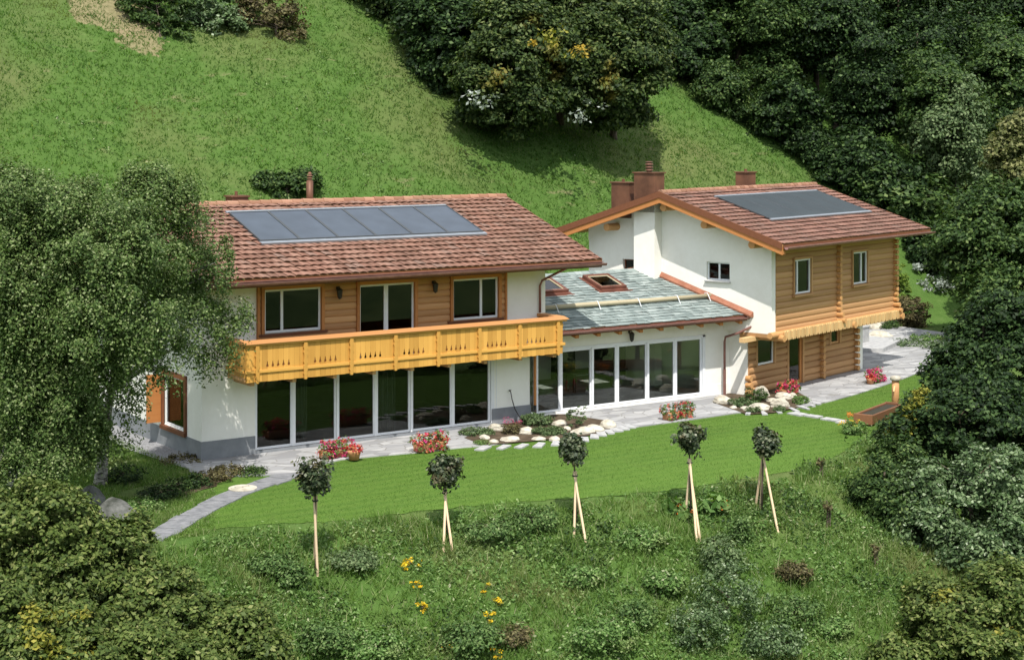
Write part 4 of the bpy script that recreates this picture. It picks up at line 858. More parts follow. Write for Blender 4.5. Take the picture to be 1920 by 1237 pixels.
# --- copse on the meadow
def ctree(lab, px, D, ls, nc, seed, mat='lf_copse', extra=None): return tree('broadleaf_tree', lab, 'tree', TB(px, D + 7), [lob(a, b, c + 3, d * 1.05, e * 1.05) for a, b, c, d, e in ls] + [lob(px, ls[0][1] + 75, D + 4, 2.2, 1.3), lob(px - 40, ls[0][1] + 60, D + 5, 1.8, 1.2)], nc + 60, 115, .26, .75, mat, 'bark', .2, group='copse on the meadow', seed=seed, extra=extra)
ctree('rounded tree at the right end of the meadow copse', 1150, 93, [(1150, 120, 93, 2.9, 2.4), (1190, 90, 94, 1.9, 2.0), (1100, 160, 92, 1.6, 1.4), (1160, 40, 95, 2.6, 2.0)], 330, 50)
ctree('copse tree with an orange and yellow patch of leaves', 1050, 92, [(1040, 90, 92, 2.8, 2.3), (1080, 20, 94, 2.6, 2.2), (1000, 40, 93, 2.4, 2.2), (1060, 160, 91, 1.6, 1.2)], 330, 51, 'lf_copse', [('yellow_foliage', 'lf_yellow', [lob(1050, 70, 89.5, 1.0, .6), lob(1090, 100, 89.5, .7, .6), lob(980, 75, 89.5, .6, .4)], 9, 26)])
ctree('low dark tree at the downhill front of the meadow copse', 950, 89, [(940, 130, 89, 2.3, 1.8), (900, 160, 88.5, 1.4, 1.1), (1000, 180, 88.5, 1.5, 1.0), (960, 60, 91, 2.4, 2.2)], 270, 52, 'lf_copse', [('silver_foliage', 'lf_silver', [lob(915, 195, 88.5, .7, .5), lob(882, 185, 89, .6, .45), lob(1100, 205, 90, 1.3, .5), lob(1165, 222, 88.5, .5, .25), lob(1040, 195, 87.5, .4, .25)], 14, 16)])
ctree('dark tree in the upper middle of the meadow copse', 850, 94, [(860, 60, 94, 2.6, 2.3), (820, 20, 95, 2.2, 2.0), (910, 0, 96, 2.6, 2.4), (830, 100, 93, 1.3, 1.0)], 290, 53, 'lf_dark')
ctree('leftmost tree of the meadow copse at the top edge', 740, 99, [(750, 0, 99, 2.2, 1.4), (720, -30, 101, 2.4, 1.8), (800, -40, 99, 2.4, 2.0), (770, 40, 97, 1.2, .8)], 230, 54)
# --- dense wood on the hillside: six crown shapes shared by all its trees
protos = []
for i in range(6):
    rg0 = np.random.default_rng(60 + i); h = rg0.uniform(8.5, 11.5); ls = []
    for k in range(7):
        zz = h * rg0.uniform(.28, .92); rr0 = 2.7 * (1.15 - abs(zz / h - .5)); an = rg0.uniform(0, 6.28); dd = rg0.uniform(0, 1.5)
        ls.append(((dd * math.cos(an), dd * math.sin(an), zz), (rr0 * .75, rr0 * .75, rr0 * .6)))
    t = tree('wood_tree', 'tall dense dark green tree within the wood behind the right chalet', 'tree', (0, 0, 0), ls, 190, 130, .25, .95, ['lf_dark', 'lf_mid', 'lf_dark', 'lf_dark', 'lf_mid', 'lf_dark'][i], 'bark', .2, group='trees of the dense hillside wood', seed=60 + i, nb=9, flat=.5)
    protos.append(t)
BND = [(1160, -60), (1225, 60), (1275, 150), (1350, 205), (1450, 268), (1545, 330), (1620, 385), (1700, 430), (1800, 505), (1930, 570)]
rgw = np.random.default_rng(77); used = set(); spots = []
for D in np.arange(84, 185, 4.4):
    for px in np.arange(1150, 2150, 5.0 * FPX / D):
        q = TB(px + rgw.uniform(-1.6, 1.6) * FPX / D, D + rgw.uniform(-2, 2)); P_ = proj(*q)
        bx_ = np.interp(P_[1], [b[1] for b in BND], [b[0] for b in BND])
        if P_[0] < bx_ + 2.0 * FPX / D or P_[0] > 2080 or P_[1] < -330: continue
        if P_[0] < 1960 and P_[1] > 500: continue
        spots.append(q)
for j, q in enumerate(spots):
    k = j % 6; o = protos[k] if k not in used else copy_tree(protos[k]); used.add(k)
    o.location = q - Vector((0, 0, .2)); o.rotation_euler.z = rgw.uniform(0, 6.28); sc = rgw.uniform(.78, 1.15); o.scale = (sc, sc, sc * rgw.uniform(.9, 1.15))
# front fringe of low bushes along the meadow edge
rgf = np.random.default_rng(78); fproto = []
for i in range(3):
    fproto.append(tree('edge_bush', 'leafy bush in the row along the lower edge of the wood', 'bush', (0, 0, 0), [((0, 0, 1.4), (1.7, 1.7, 1.3)), ((.9, .3, 2.2), (1.2, 1.2, 1.0)), ((-.8, -.4, 1.0), (1.3, 1.3, .9))], 110, 100, .22, .55, ['lf_mid', 'lf_dark', 'lf_dark'][i], 'bark', .08, group='bushes along the lower edge of the wood', seed=80 + i))
nf = 0
for a, b in zip(BND[:-1], BND[1:]):
    nseg = 5
    for k in range(nseg):
        t = k / nseg
        if a[0] * (1 - t) + b[0] * t > 1690: continue
        q = ground(a[0] * (1 - t) + b[0] * t + rgf.uniform(2, 38), a[1] * (1 - t) + b[1] * t)
        o = fproto[nf % 3] if nf < 3 else copy_tree(fproto[nf % 3]); nf += 1
        o.location = q - Vector((0, 0, .15)); o.rotation_euler.z = rgf.uniform(0, 6.28); s_ = rgf.choice([.45, .6, .8, 1.0, 1.3]); o.scale = (s_ * rgf.uniform(.8, 1.3), s_, s_ * rgf.uniform(.8, 1.2))
# --- bushes on the meadow
for lab, px, py, ls, mat, sd0 in (
    ('dark bush at the top edge of the meadow next to the bare soil', 300, 70, [(300, 20, 0, 1.9, 1.5), (265, 0, 0, 1.3, 1.2), (330, 55, 0, 1.0, .8)], 'lf_mid', 90),
    ('loose yellow-green bush at the top edge of the meadow', 390, 60, [(390, 15, 0, 1.8, 1.3), (420, 45, 0, 1.2, .7), (360, 40, 0, 1.0, .8)], 'lf_white', 91),
    ('brownish ragged bush at the top edge, last before the copse', 520, 70, [(500, 20, 0, 1.9, 1.2), (545, 55, 0, 1.0, .6), (460, 40, 0, 1.3, .9)], 'lf_brown', 92),
    ('green bush behind the round chimney pipe of the left chalet', 540, 372, [(535, 350, 0, 1.0, .75), (570, 335, 0, .7, .5), (505, 345, 0, .7, .6)], 'lf_mid', 93)):
    p = ground(px, py); Dp = uw(p.x, p.y)[1]
    tree('bush', lab, 'bush', p, [lob(a, b, Dp + rz_, rx_, rz_) for a, b, _, rx_, rz_ in ls], 90, 85, .2, .45, mat, 'bark', .06, seed=sd0)

# --- five ball-headed trees with stakes
LT = [('first ball-headed tree from the left, in front of the tall glass panes', (592, 1075), (591, 876), 1.16, [(590, 1050), (596, 1084)], (591, 932)),
      ('second ball-headed tree from the left, beside a planter of red flowers', (840, 1010), (833, 873), 1.02, [(831, 1038), (850, 1038), (842, 985)], (834, 918)),
      ('third ball-headed tree from the left, before the white rocks', (1082, 985), (1075, 836), .90, [(1076, 1012), (1101, 1025), (1088, 965)], (1078, 886)),
      ('fourth ball-headed tree from the left, with two crossed stakes at its foot', (1296, 985), (1292, 811), .98, [(1284, 972), (1316, 1027), (1308, 1026)], (1293, 862)),
      ('rightmost ball-headed tree, the smallest, with purple tinged top leaves', (1428, 962), (1437, 819), .86, [(1425, 953), (1461, 1003), (1416, 948)], (1431, 846))]
for i, (lab, bp_, cp_, dia, st, jn) in enumerate(LT):
    b = ground(*bp_); D = uw(b.x, b.y)[1]; c = at(*cp_, D); t = thing('ball_tree', lab, 'tree', b, 0, 'ball-headed young trees on the bank')
    rg1 = np.random.default_rng(200 + i); r = dia / 2 * 1.14; cl = c - b
    P, Nn, Cc = crown_points([(tuple(cl), (r * .78, r * .78, r * .8))] + [(tuple(cl + Vector(rg1.uniform(-.3, .3, 3)) * r * 1.3), (r * rg1.uniform(.45, .6),) * 2 + (r * rg1.uniform(.4, .55),)) for _ in range(4)], rg1, 80, 24, .16, .7, .6, .4)
    V, F = leaf_mesh(P, Nn, .105 * rg1.uniform(.7, 1.4, len(P)), rg1, .8); np_mesh('crown', V, F, M['lf_lolly'], t)
    m_ = MB(); j = at(*jn, D) - b; m_.tube([(0, 0, -.1), j * .5, j, cl - Vector((0, 0, r * .5)), cl], [.03, .027, .025, .022, .012], 7)
    for q in Cc[:10]: m_.tube([cl - Vector((0, 0, r * .4)), q], [.012, .004], 4, cap=False)
    m_.build('trunk', M['bark'], t, smooth=True)
    for k, sp in enumerate(st):
        g_ = ground(*sp) - b; tp_ = j + Vector((.035 * math.cos(2.1 * k), .035 * math.sin(2.1 * k), .04)) ; MB().tube([g_ - Vector((0, 0, .15)), tp_], [.036, .032], 8).build('stake', M['stake'], t)
    MB().tube([j + Vector((.07 * math.cos(a), .07 * math.sin(a), -.08)) for a in np.linspace(0, 6.28, 10)], .022, 5).build('tie', M['dark'], t)

# --- stuff: meadow grass, lawn blades, weeds on the bank
def blades(px_, seed, n, h, wd, mat, name, uv, cond, lean=.5, label=None, clump=1, spread=.0):
    r = np.random.default_rng(seed); u0, u1, d0, d1 = uv; m = n // clump
    d = np.sqrt(r.uniform(d0 ** 2, d1 ** 2, m)) if True else 0; u = r.uniform(-1, 1, m) * (u1 - u0) / 2 + (u0 + u1) / 2; u = u * d / d1 if False else u
    u = (r.uniform(u0, u1, m)) * d   # u0,u1 are tangents
    x = CAM[0] + RGT[0] * u + FWD[0] * d; y = CAM[1] + RGT[1] * u + FWD[1] * d
    k = cond(x, y, u, d); x, y = x[k], y[k]; x = np.repeat(x, clump); y = np.repeat(y, clump)
    x = x + r.normal(0, spread, len(x)) if spread else x; y = y + r.normal(0, spread, len(y)) if spread else y
    z = T(x, y) - .01; n_ = len(x); a = r.uniform(0, 6.283, n_); hh = h * r.uniform(.4, 1.4, n_); le_ = lean * r.normal(0, 1, (n_, 2)) * hh[:, None]
    b0 = np.stack([x - np.cos(a) * wd, y - np.sin(a) * wd, z], 1); b1 = np.stack([x + np.cos(a) * wd, y + np.sin(a) * wd, z], 1); tp_ = np.stack([x + le_[:, 0], y + le_[:, 1], z + hh], 1)
    V = np.stack([b0, b1, tp_], 1).reshape(-1, 3); o = np_mesh(name, V, np.arange(3 * n_).reshape(-1, 3), M[mat]); tag(o, label, 'grass', kind='stuff'); return o
WT = np.array([0, 0])
RB = np.random.default_rng(99)
def in_bank(x, y, u, d): return d < np.interp(u, EDGE[:, 0], EDGE[:, 1]) - .75 + .6 * RB.random(len(x)) ** 2 + .25 * np.sin(x * 1.7)
BARE = [(ground(a, b), r) for a, b, r in ((215, 20, .9), )]
def in_hill(x, y, u, d):
    k = y > 12.8; v = np.sin(x * .9 + 2 * np.sin(y * .7)) * .35 + 1
    for g_, r in BARE: k &= np.hypot(x - g_.x, y - g_.y) > r * v
    return k
blades(0, 5, 420000, .15, .030, 'lf_meadow', 'meadow_grass', (-.34, .22, 66, 145), in_hill, .7, 'long sloping meadow grass with dry patches behind the houses', 3, .08)
lx = np.array([(p[0], p[1]) for p in edge])
def in_lawn(x, y, u, d):
    yy = np.interp(x, [-4, 1, 4, 9, 13.3, 20.4, 26, 30, 36, 42], [-6.5, -3.6, -2.5, -3.2, -3.7, -3.2, -2.8, -1.1, 1, 4]); return (d > np.interp(u, EDGE[:, 0], EDGE[:, 1]) - .1) & (y < yy) & (x > -5) & (u < 24) & (d < 90) & (x > -5.0 + (y + 9) * -.2)
def lawn_ok(x, y, u, d):
    k = in_lawn(x, y, u, d); 
    # keep the slab path clear
    for a, b in zip(P0[:-1], P0[1:]):
        ab = np.array([b.x - a.x, b.y - a.y]); t = np.clip(((x - a.x) * ab[0] + (y - a.y) * ab[1]) / (ab @ ab), 0, 1); k &= np.hypot(x - a.x - t * ab[0], y - a.y - t * ab[1]) > .42
    return k
blades(0, 6, 420000, .045, .012, 'lf_lawn', 'lawn_grass', (-.24, .30, 43, 78), lawn_ok, .5, 'short mown bright green lawn grass')
def weeds(seed, nc, per, cr, leaf, mat, name, label, dens, dr=(33, 60), tr=(-.24, .27), cond=None):
    r = np.random.default_rng(seed); d = r.uniform(dr[0], dr[1], nc); u = r.uniform(tr[0], tr[1], nc) * d; x = CAM[0] + RGT[0] * u + FWD[0] * d; y = CAM[1] + RGT[1] * u + FWD[1] * d
    k = (cond or in_bank)(x, y, u, d) & (dens(x, y, r) > r.random(nc)); x, y = x[k], y[k]; nc = len(x); m = np.full(nc, per); ci = np.repeat(np.arange(nc), m); n = len(ci)
    q = r.normal(0, 1, (n, 3)); q /= np.linalg.norm(q, axis=1, keepdims=True); q *= r.random((n, 1)) ** .4; s = cr * r.uniform(.5, 1.5, nc); P = np.stack([x[ci], y[ci], T(x, y)[ci]], 1) + q * s[ci][:, None] * np.array([1, 1, .8]); P[:, 2] = np.maximum(P[:, 2], T(P[:, 0], P[:, 1]) + .01)
    V, F = leaf_mesh(P, np.array([0, 0, .9]) + q * .5, leaf * r.uniform(.6, 1.4, n), r, .5); o = np_mesh(name, V, F, M[mat]); tag(o, label, 'weeds', kind='stuff'); return o
def dn(x, y, r): v = np.sin(x * .8 + 1.5 * np.sin(y * .6)) * np.sin(y * .9 + .7) + .5 * np.sin(x * 2.1 + y); return np.clip(.55 + .5 * v, .05, 1)
weeds(7, 24000, 16, .30, .105, 'lf_weed', 'weeds', 'rough leafy weeds covering the bank below the lawn', dn)
weeds(17, 12000, 15, .38, .12, 'lf_mid', 'dark_weeds', 'darker broad-leaved weeds in patches on the bank', lambda x, y, r: np.clip(-.1 + 1.2 * np.sin(x * .55 + 2 + np.sin(y)) * np.sin(y * .7 + 1.5 * np.sin(x * .4)), 0, 1))
blades(0, 8, 170000, .22, .016, 'lf_bank', 'bank_grass', (-.25, .28, 33, 66), in_bank, .6, 'rough grass on the bank below the lawn', 3, .05)

# ================================================================== GARDEN OBJECTS
def rock(name, label, px, py, rw, rh, seed, mat='rock', group=None, depth=.75, z=.03, cat='rock'):
    b = onz(px, py, z) if z is not None else ground(px, py); r = np.random.default_rng(seed); bm = bmesh.new(); bmesh.ops.create_icosphere(bm, subdivisions=3, radius=1)
    ph = r.uniform(0, 6, 9); ax = r.normal(0, 1, (7, 3)); ax /= np.linalg.norm(ax, axis=1, keepdims=True); cut = r.uniform(.62, .95, 7)
    rot = r.uniform(-.5, .5)
    for v in bm.verts:
        p = np.array(v.co); 
        for a, c in zip(ax, cut):
            d = p @ a
            if d > c: p = p - a * (d - c) * .85
        p *= 1 + .06 * math.sin(5 * p[0] + ph[0]) * math.sin(4 * p[1] + ph[1]) + .035 * math.sin(11 * p[2] + ph[2] + 3 * p[0]) + .02 * math.sin(23 * p[1] + ph[3]) * math.sin(19 * p[0] + ph[4])
        v.co = (p[0] * rw, p[1] * rw * depth, max(p[2], -.35) * rh)
    me = bpy.data.meshes.new(name); bm.to_mesh(me); bm.free(); me.materials.append(M[mat]); o = bpy.data.objects.new(name, me); COL.objects.link(o); o.location = (b.x, b.y, b.z + rh * .22); o.rotation_euler.z = R_(-34) + rot
    return tag(o, label, cat, group)
G1, G2, G3 = 'white rocks in the rock garden between house and lawn', 'white rocks at the corner of the right chalet', 'rocks at the foot of the slope'
for i, (lab, px, py, w_, h_) in enumerate((
    ('white rock at the left of the rock garden, before the grey plinth', 933, 806, .34, .22), ('small white rock at the left tip of the rock garden', 908, 822, .20, .12),
    ('flat pale rock lowest in the left half of the rock garden', 926, 829, .18, .09), ('long flat white rock in the middle front of the rock garden', 957, 825, .38, .12),
    ('cream rock behind the dark red plant in the rock garden', 985, 812, .34, .20), ('low buff rock at the front edge of the rock garden', 1010, 824, .26, .10),
    ('small white rock just left of the ball tree crown', 1040, 825, .20, .12), ('white rock behind the juniper near the upright pine', 1050, 797, .30, .16), ('tiny white rock beside the upright pine foot', 1062, 806, .18, .12),
    ('broad white rock right of the upright pine', 1092, 811, .46, .20), ('long white rock leaning on the broad one near the paving', 1112, 807, .42, .18), ('squarish white boulder at the right end of the rock garden', 1140, 801, .30, .24))):
    rock('garden_rock', lab, px, py, w_, h_, 300 + i, group=G1)
for i, (lab, px, py, w_, h_) in enumerate((
    ('rugged white rock at the foot of the copper downpipe', 1358, 755, .44, .26), ('tall white rock under the log corner', 1428, 742, .36, .34), ('white rock below the log window, beside the red flowers', 1468, 747, .34, .22),
    ('flat white rock in the middle of the corner rockery', 1448, 752, .30, .12), ('long white rock at the front of the corner rockery', 1424, 768, .44, .22), ('rounded cream boulder at the front right of the corner rockery', 1464, 762, .42, .28),
    ('small white rock at the front left of the corner rockery', 1397, 768, .20, .12), ('little pale rock between the paving and the dark juniper', 1375, 765, .15, .09), ('white rock half hidden behind the green cushion plant', 1486, 745, .2, .16))):
    rock('garden_rock', lab, px, py, w_, h_, 330 + i, group=G2)
for i, (lab, px, py, w_, h_) in enumerate((('large grey-white rock on the slope foot right of the log house', 1628, 612, .85, .55), ('rounded rock higher on the slope foot', 1655, 602, .6, .45), ('flat white rock above the raised slab', 1648, 632, .75, .28), ('small rock in the planting above the raised slab', 1640, 618, .45, .35), ('pale rock at the right of the slope foot rocks', 1684, 607, .4, .3))):
    rock('slope_rock', lab, px, py, w_, h_, 350 + i, group=G3, z=None)
rock('boulder', 'big grey lichened boulder at the foot of the birch', 222, 978, .66, .58, 370, 'rockG', z=None, depth=.8, cat='boulder')
rock('boulder', 'small dark boulder half hidden in leaves left of the big one', 165, 950, .5, .5, 371, 'rockG', z=None, cat='boulder')
# garden plants
def plant(name, label, px, py, w_, h_, mat, n, leaf, seed, cat='shrub', z=.03, group=None, lobes=None, stem=False, cr=.12):
    b = onz(px, py, z) if z is not None else ground(px, py); lb = lobes or [((0, 0, h_ * .45), (w_, w_, h_ * .5))]
    return tree(name, label, cat, b, [((b.x + c[0], b.y + c[1], b.z + c[2]), r) for c, r in lb], n, 24, leaf, cr, mat, 'bark', .012 if stem else .01, seed=seed, nb=4, group=group, crown_name='foliage', shell=.4)
plant('juniper', 'low spreading juniper at the left tip of the rock garden', 893, 813, .62, .22, 'lf_juni', 70, .07, 400)
plant('juniper', 'broad dark juniper below the hanging hose', 1005, 795, .62, .42, 'lf_juni', 110, .07, 401)
plant('juniper', 'spreading juniper in front of the broad dark one', 1028, 812, .60, .24, 'lf_juni', 80, .07, 402)
b = onz(1080, 802, .03); plant('mountain_pine', 'upright little pine with candle shoots in the rock garden', 1080, 800, .4, .8, 'lf_juni', 30, .07, 403, lobes=[((.28 * math.cos(k * 1.1), .28 * math.sin(k * 1.1), .38 + .06 * (k % 3)), (.07, .07, .34)) for k in range(7)], cr=.09)
plant('heather', 'dark red-brown plant between two white rocks', 958, 812, .34, .4, 'lf_brown', 50, .06, 404)
plant('flower_clump', 'small pink flowers behind the dark red-brown plant', 962, 796, .35, .3, 'pink', 9, .04, 405, cat='flowers')
plant('cushion_plant', 'low olive cushion at the lower left of the rock garden', 902, 832, .3, .12, 'lf_weed', 26, .05, 406)
plant('juniper', 'dark green juniper under the downpipe rock', 1392, 760, .55, .30, 'lf_juni', 70, .07, 407)
plant('dwarf_pine', 'bushy dwarf pine in the corner rockery under the log window', 1418, 752, .46, .6, 'lf_mid', 80, .06, 408)
plant('cushion_plant', 'small green tuft before the long white rock', 1413, 772, .26, .22, 'lf_juni', 34, .06, 409)
plant('cushion_plant', 'small green tuft before the rounded cream boulder', 1463, 770, .22, .18, 'lf_juni', 30, .06, 410)
plant('cushion_plant', 'fresh green cushion at the right end of the corner rockery', 1502, 756, .36, .32, 'lf_weed', 50, .06, 411)
b = onz(1388, 738, .03); o = thing('climbing_plant', 'thin climbing plant on the white strip beside the log corner', 'climber', b)
P_, N_, _c = crown_points([((0, .12, .9), (.10, .06, .85))], np.random.default_rng(5), 40, 12, .07, 1, 0, .1); V_, F_ = leaf_mesh(P_, N_, .06 * np.ones(len(P_)), np.random.default_rng(5)); np_mesh('foliage', V_, F_, M['lf_mid'], o); MB().tube([(0, .1, 0), (.02, .12, .9), (0, .12, 1.7)], .01, 5).build('stem', M['bark'], o)
# flower planters
def planter(label, px, py, wl, mat1, mat2, seed, ang=R_(5), hh=.5):
    b = onz(px, py, .03); t = thing('flower_planter', label, 'planter', b, ang, 'flower planters on the paving'); m = MB()
    m.prism([(-.16, 0), (.16, 0), (.2, .26), (-.2, .26)], lambda a, c: (-wl * .45, a, c), lambda a, c: (wl * .45, a, c)); m.build('trough_box', M['terra'], t, bevel=.015)
    r = np.random.default_rng(seed); lb = [((wl * .42 * k, 0, .36 + .03 * ((k * 7) % 2)), (.26, .26, .2)) for k in (-1, -.5, 0, .5, 1)] + [((wl * .34 * k, -.2, .16), (.26, .13, .18)) for k in (-1, -.4, .2, 1)]
    for nm, mt, nc_, sz in (('foliage', 'lf_weed', 80, .06), ('pink_blossom', mat1, 70, .06), ('salmon_blossom', mat2, 42, .06)):
        P_, N_, _c = crown_points(lb, r, nc_, 13, .075, .9, 0, .75 if nm != 'foliage' else .5); V_, F_ = leaf_mesh(P_, N_, sz * r.uniform(.7, 1.3, len(P_)), r, .9); np_mesh(nm, V_, F_, M[mt], t)
    return t
planter('long planter of pink and salmon flowers behind the first ball tree', 628, 856, 1.15, 'pink', 'red', 1)
planter('long planter of deep red flowers behind the second ball tree', 806, 843, 1.25, 'red', 'pink', 2)
planter('long planter of red and cream flowers on the paving before the wing windows', 1270, 784, 1.35, 'red', 'lf_silver', 3)
planter('planter of crimson and white flowers at the back of the corner rockery', 1478, 740, 1.15, 'pink', 'red', 4, R_(16))
planter('planter of bright pink flowers by the right log corner', 1640, 716, .9, 'pink', 'pink', 5, R_(16))
def pot(label, px, py, s_, seed):
    b = onz(px, py, .03); t = thing('flower_pot', label, 'flower pot', b, 0, 'terracotta pots on the paving'); MB().tube([(0, 0, 0), (0, 0, .02), (0, 0, .24 * s_), (0, 0, .3 * s_), (0, 0, .3 * s_)], [.01, .15 * s_, .21 * s_, .23 * s_, .18 * s_], 16, cap=False).build('pot', M['terra'], t, smooth=True)
    r = np.random.default_rng(seed); P_, N_, _c = crown_points([((0, 0, .36 * s_), (.24 * s_, .24 * s_, .16 * s_))], r, 36, 14, .07, .9, 0, .5); V_, F_ = leaf_mesh(P_, N_, .055 * r.uniform(.7, 1.3, len(P_)), r, .9); np_mesh('blossom', V_, F_, M['red'], t)
pot('round terracotta pot of red flowers at the right end of the first planter', 664, 862, 1.05, 11)
pot('small round pot standing before the right log corner planter', 1632, 720, .8, 12)
# stepping stones
rs = random.Random(21)
def stones(pts, lab, grp, w_, l_, ang):
    for k, (px, py) in enumerate(pts):
        b = onz(px, py, 0); a = R_(ang[0] + (ang[1] - ang[0]) * k / max(1, len(pts) - 1)) + rs.uniform(-.08, .08); m = MB(); W2, L2 = w_ * rs.uniform(.85, 1.15) / 2, l_ * rs.uniform(.9, 1.1) / 2
        poly = [(-W2 + rs.uniform(-.04, .04), -L2 + rs.uniform(-.04, .04)), (W2 + rs.uniform(-.04, .04), -L2 + rs.uniform(-.04, .04)), (W2 + rs.uniform(-.04, .04), L2 + rs.uniform(-.04, .04)), (-W2 + rs.uniform(-.04, .04), L2 + rs.uniform(-.04, .04))]
        m.prism(poly, lambda x, y: (x, y, -.04), lambda x, y: (x, y, .045)); o = m.build('stepping_stone', M['slab'], loc=(b.x, b.y, 0)); o.rotation_euler.z = a; tag(o, lab, 'stepping stone', grp)
stones([(906, 841), (943, 839), (978, 837), (1011, 835), (1042, 832), (1070, 829), (1096, 824), (1114, 819), (1128, 814), (1142, 810), (1154, 806), (1166, 803), (1178, 800)], 'flat grey stepping stone in the curved row between the lawn and the rock garden', 'stepping stones along the rock garden', .28, .72, (-55, -20))
stones([(1404, 775), (1432, 775), (1459, 772), (1489, 769), (1507, 765), (1518, 760), (1527, 756), (1533, 752)], 'narrow pale stepping stone curving round the corner rockery', 'stepping stones along the corner rockery', .20, .75, (-40, 0))
stones([(1497, 777), (1526, 781), (1557, 787), (1586, 792)], 'grey stepping stone in the grass leading to the water trough', 'stepping stones to the trough', .50, .62, (0, 20))
# manhole
b = onz(455, 917, 0); t = thing('manhole', 'round pale concrete manhole lid beside the slab path', 'manhole cover', b); m = MB(); m.tube([(0, 0, -.02), (0, 0, .05), (0, 0, .06)], [.43, .43, .41], 32); m.build('collar', M['rock'], t)
m = MB(); m.tube([(0, 0, .061), (0, 0, .075)], [.36, .355], 28); m.build('lid', M['rock'], t); m = MB(); m.tube([(0, 0, .076), (0, 0, .08)], .03, 10); m.tube([(.22, .05, .076), (.22, .05, .08)], .02, 8); m.tube([(-.22, .05, .076), (-.22, .05, .08)], .02, 8); m.build('lifting_hole', M['dark'], t)
# garden tap and hose on the left house
t = thing('garden_tap', 'wall tap with a black hose hanging on the white wall by the rock garden', 'tap', (12.05, -.03, 1.22)); MB().tube([(0, 0, 0), (0, -.1, 0), (0, -.12, -.05)], .022, 8).box(-.05, .05, -.1, -.07, .03, .045).build('tap_body', M['dark'], t)
MB().tube([(0, -.12, -.05), (.04, -.14, -.3), (.15, -.16, -.65), (.32, -.2, -.95), (.52, -.28, -1.15)], .018, 7).build('hose', M['dark'], t, smooth=True)
# water trough with spout post
b = onz(1648, 786, 0); t = thing('water_trough', 'hollowed log water trough at the right edge of the lawn', 'trough', b, R_(22)); m = MB()
for (y0, y1, x0, x1) in ((-.36, -.28, -1.5, 1.5), (.28, .36, -1.5, 1.5)): m.box(x0, x1, y0, y1, .05, .40)
m.box(-1.58, -1.5, -.36, .36, .05, .42).box(1.5, 1.58, -.36, .36, .05, .42).box(-1.5, 1.5, -.28, .28, .05, .14); m.build('basin', M['brownT'], t, bevel=.02)
MB().box(-1.499, 1.499, -.279, .279, .141, .33).build('water', mk_panel('trough_water', (.03, .035, .03)), t); MB().box(-.7, -.5, -.3, .3, -.02, .05).box(.5, .7, -.3, .3, -.02, .05).build_each('foot', M['brown'], t)
b = onz(1679, 768, 0); t = thing('fountain_post', 'thick orange-brown wooden spout post with a pale cap stone', 'post', b, R_(22)); MB().tube([(0, 0, -.05), (0, 0, .6), (0, 0, 1.12)], [.15, .14, .14], 14).build('post', M['log'], t, smooth=True)
MB().tube([(0, 0, 1.121), (0, 0, 1.16), (0, 0, 1.28), (0, 0, 1.30)], [.14, .21, .19, .12], 14).build('cap', M['rock'], t, smooth=True); MB().tube([(-.1, 0, .92), (-.36, -.08, .84), (-.46, -.1, .76)], [.045, .04, .03], 8).build('spout', M['palep'], t)
plant('flower_clump', 'yellow flowers at the left end of the water trough', 1594, 806, .4, .5, 'yel', 16, .05, 430, cat='flowers', z=0)
plant('leafy_clump', 'green leafy clump under the yellow flowers by the trough', 1602, 812, .5, .45, 'lf_weed', 60, .08, 431, z=0)
plant('flower_clump', 'orange flowers beside the end of the water trough', 1600, 792, .25, .45, 'orange', 10, .05, 432, cat='flowers', z=0)
# raised slab and low wall right of the log house
tag(sheet('raised_slab', [tuple(onz(*p)[:2]) for p in ((1612, 662), (1655, 662), (1692, 644), (1625, 637), (1605, 645))], .22, M['slab'], thick=.22), kind='structure')
t = thing('stone_bench_wall', 'low grey stone wall block at the back of the raised slab', 'low wall', onz(1615, 642, .2), R_(16)); MB().box(-1.0, .45, -.2, .2, 0, .75).build('wall_block', M['slab'], t); MB().box(-1.04, .49, -.24, .24, .752, .82).build('coping', M['slabside'], t)
for i, (lab, px, py, w_, h_, mt) in enumerate((('silvery lavender drift beyond the far paving', 1700, 648, 1.0, .35, 'lf_white'), ('green ground plants behind the far paving', 1740, 640, 1.0, .4, 'lf_weed'), ('green plants among the slope rocks', 1660, 616, .8, .5, 'lf_mid'), ('low grey-green plants at the far right of the paving', 1765, 655, .9, .4, 'lf_white'))): plant('border_plant', lab, px, py, w_, h_, mt, 60, .09, 440 + i, z=None, cr=.2)
# bed plants left of the path
for i, (lab, px, py, w_, h_, mt) in enumerate((('dark low shrub in the shaded bed beside the manhole', 400, 905, .6, .4, 'lf_brown'), ('dark green plants in the left part of the shaded bed', 330, 925, .6, .45, 'lf_mid'), ('low dark plants at the house end of the shaded bed', 470, 890, .55, .22, 'lf_mid'), ('pale green ground plants beside the lower slab path', 268, 955, .6, .3, 'lf_weed'), ('small olive shrub before the big boulder', 255, 985, .45, .3, 'lf_white'), ('rusty low plants along the gravel strip', 340, 865, .8, .2, 'lf_brown'))): plant('bed_plant', lab, px, py, w_, h_, mt, 60, .07, 460 + i, z=None, cr=.15)
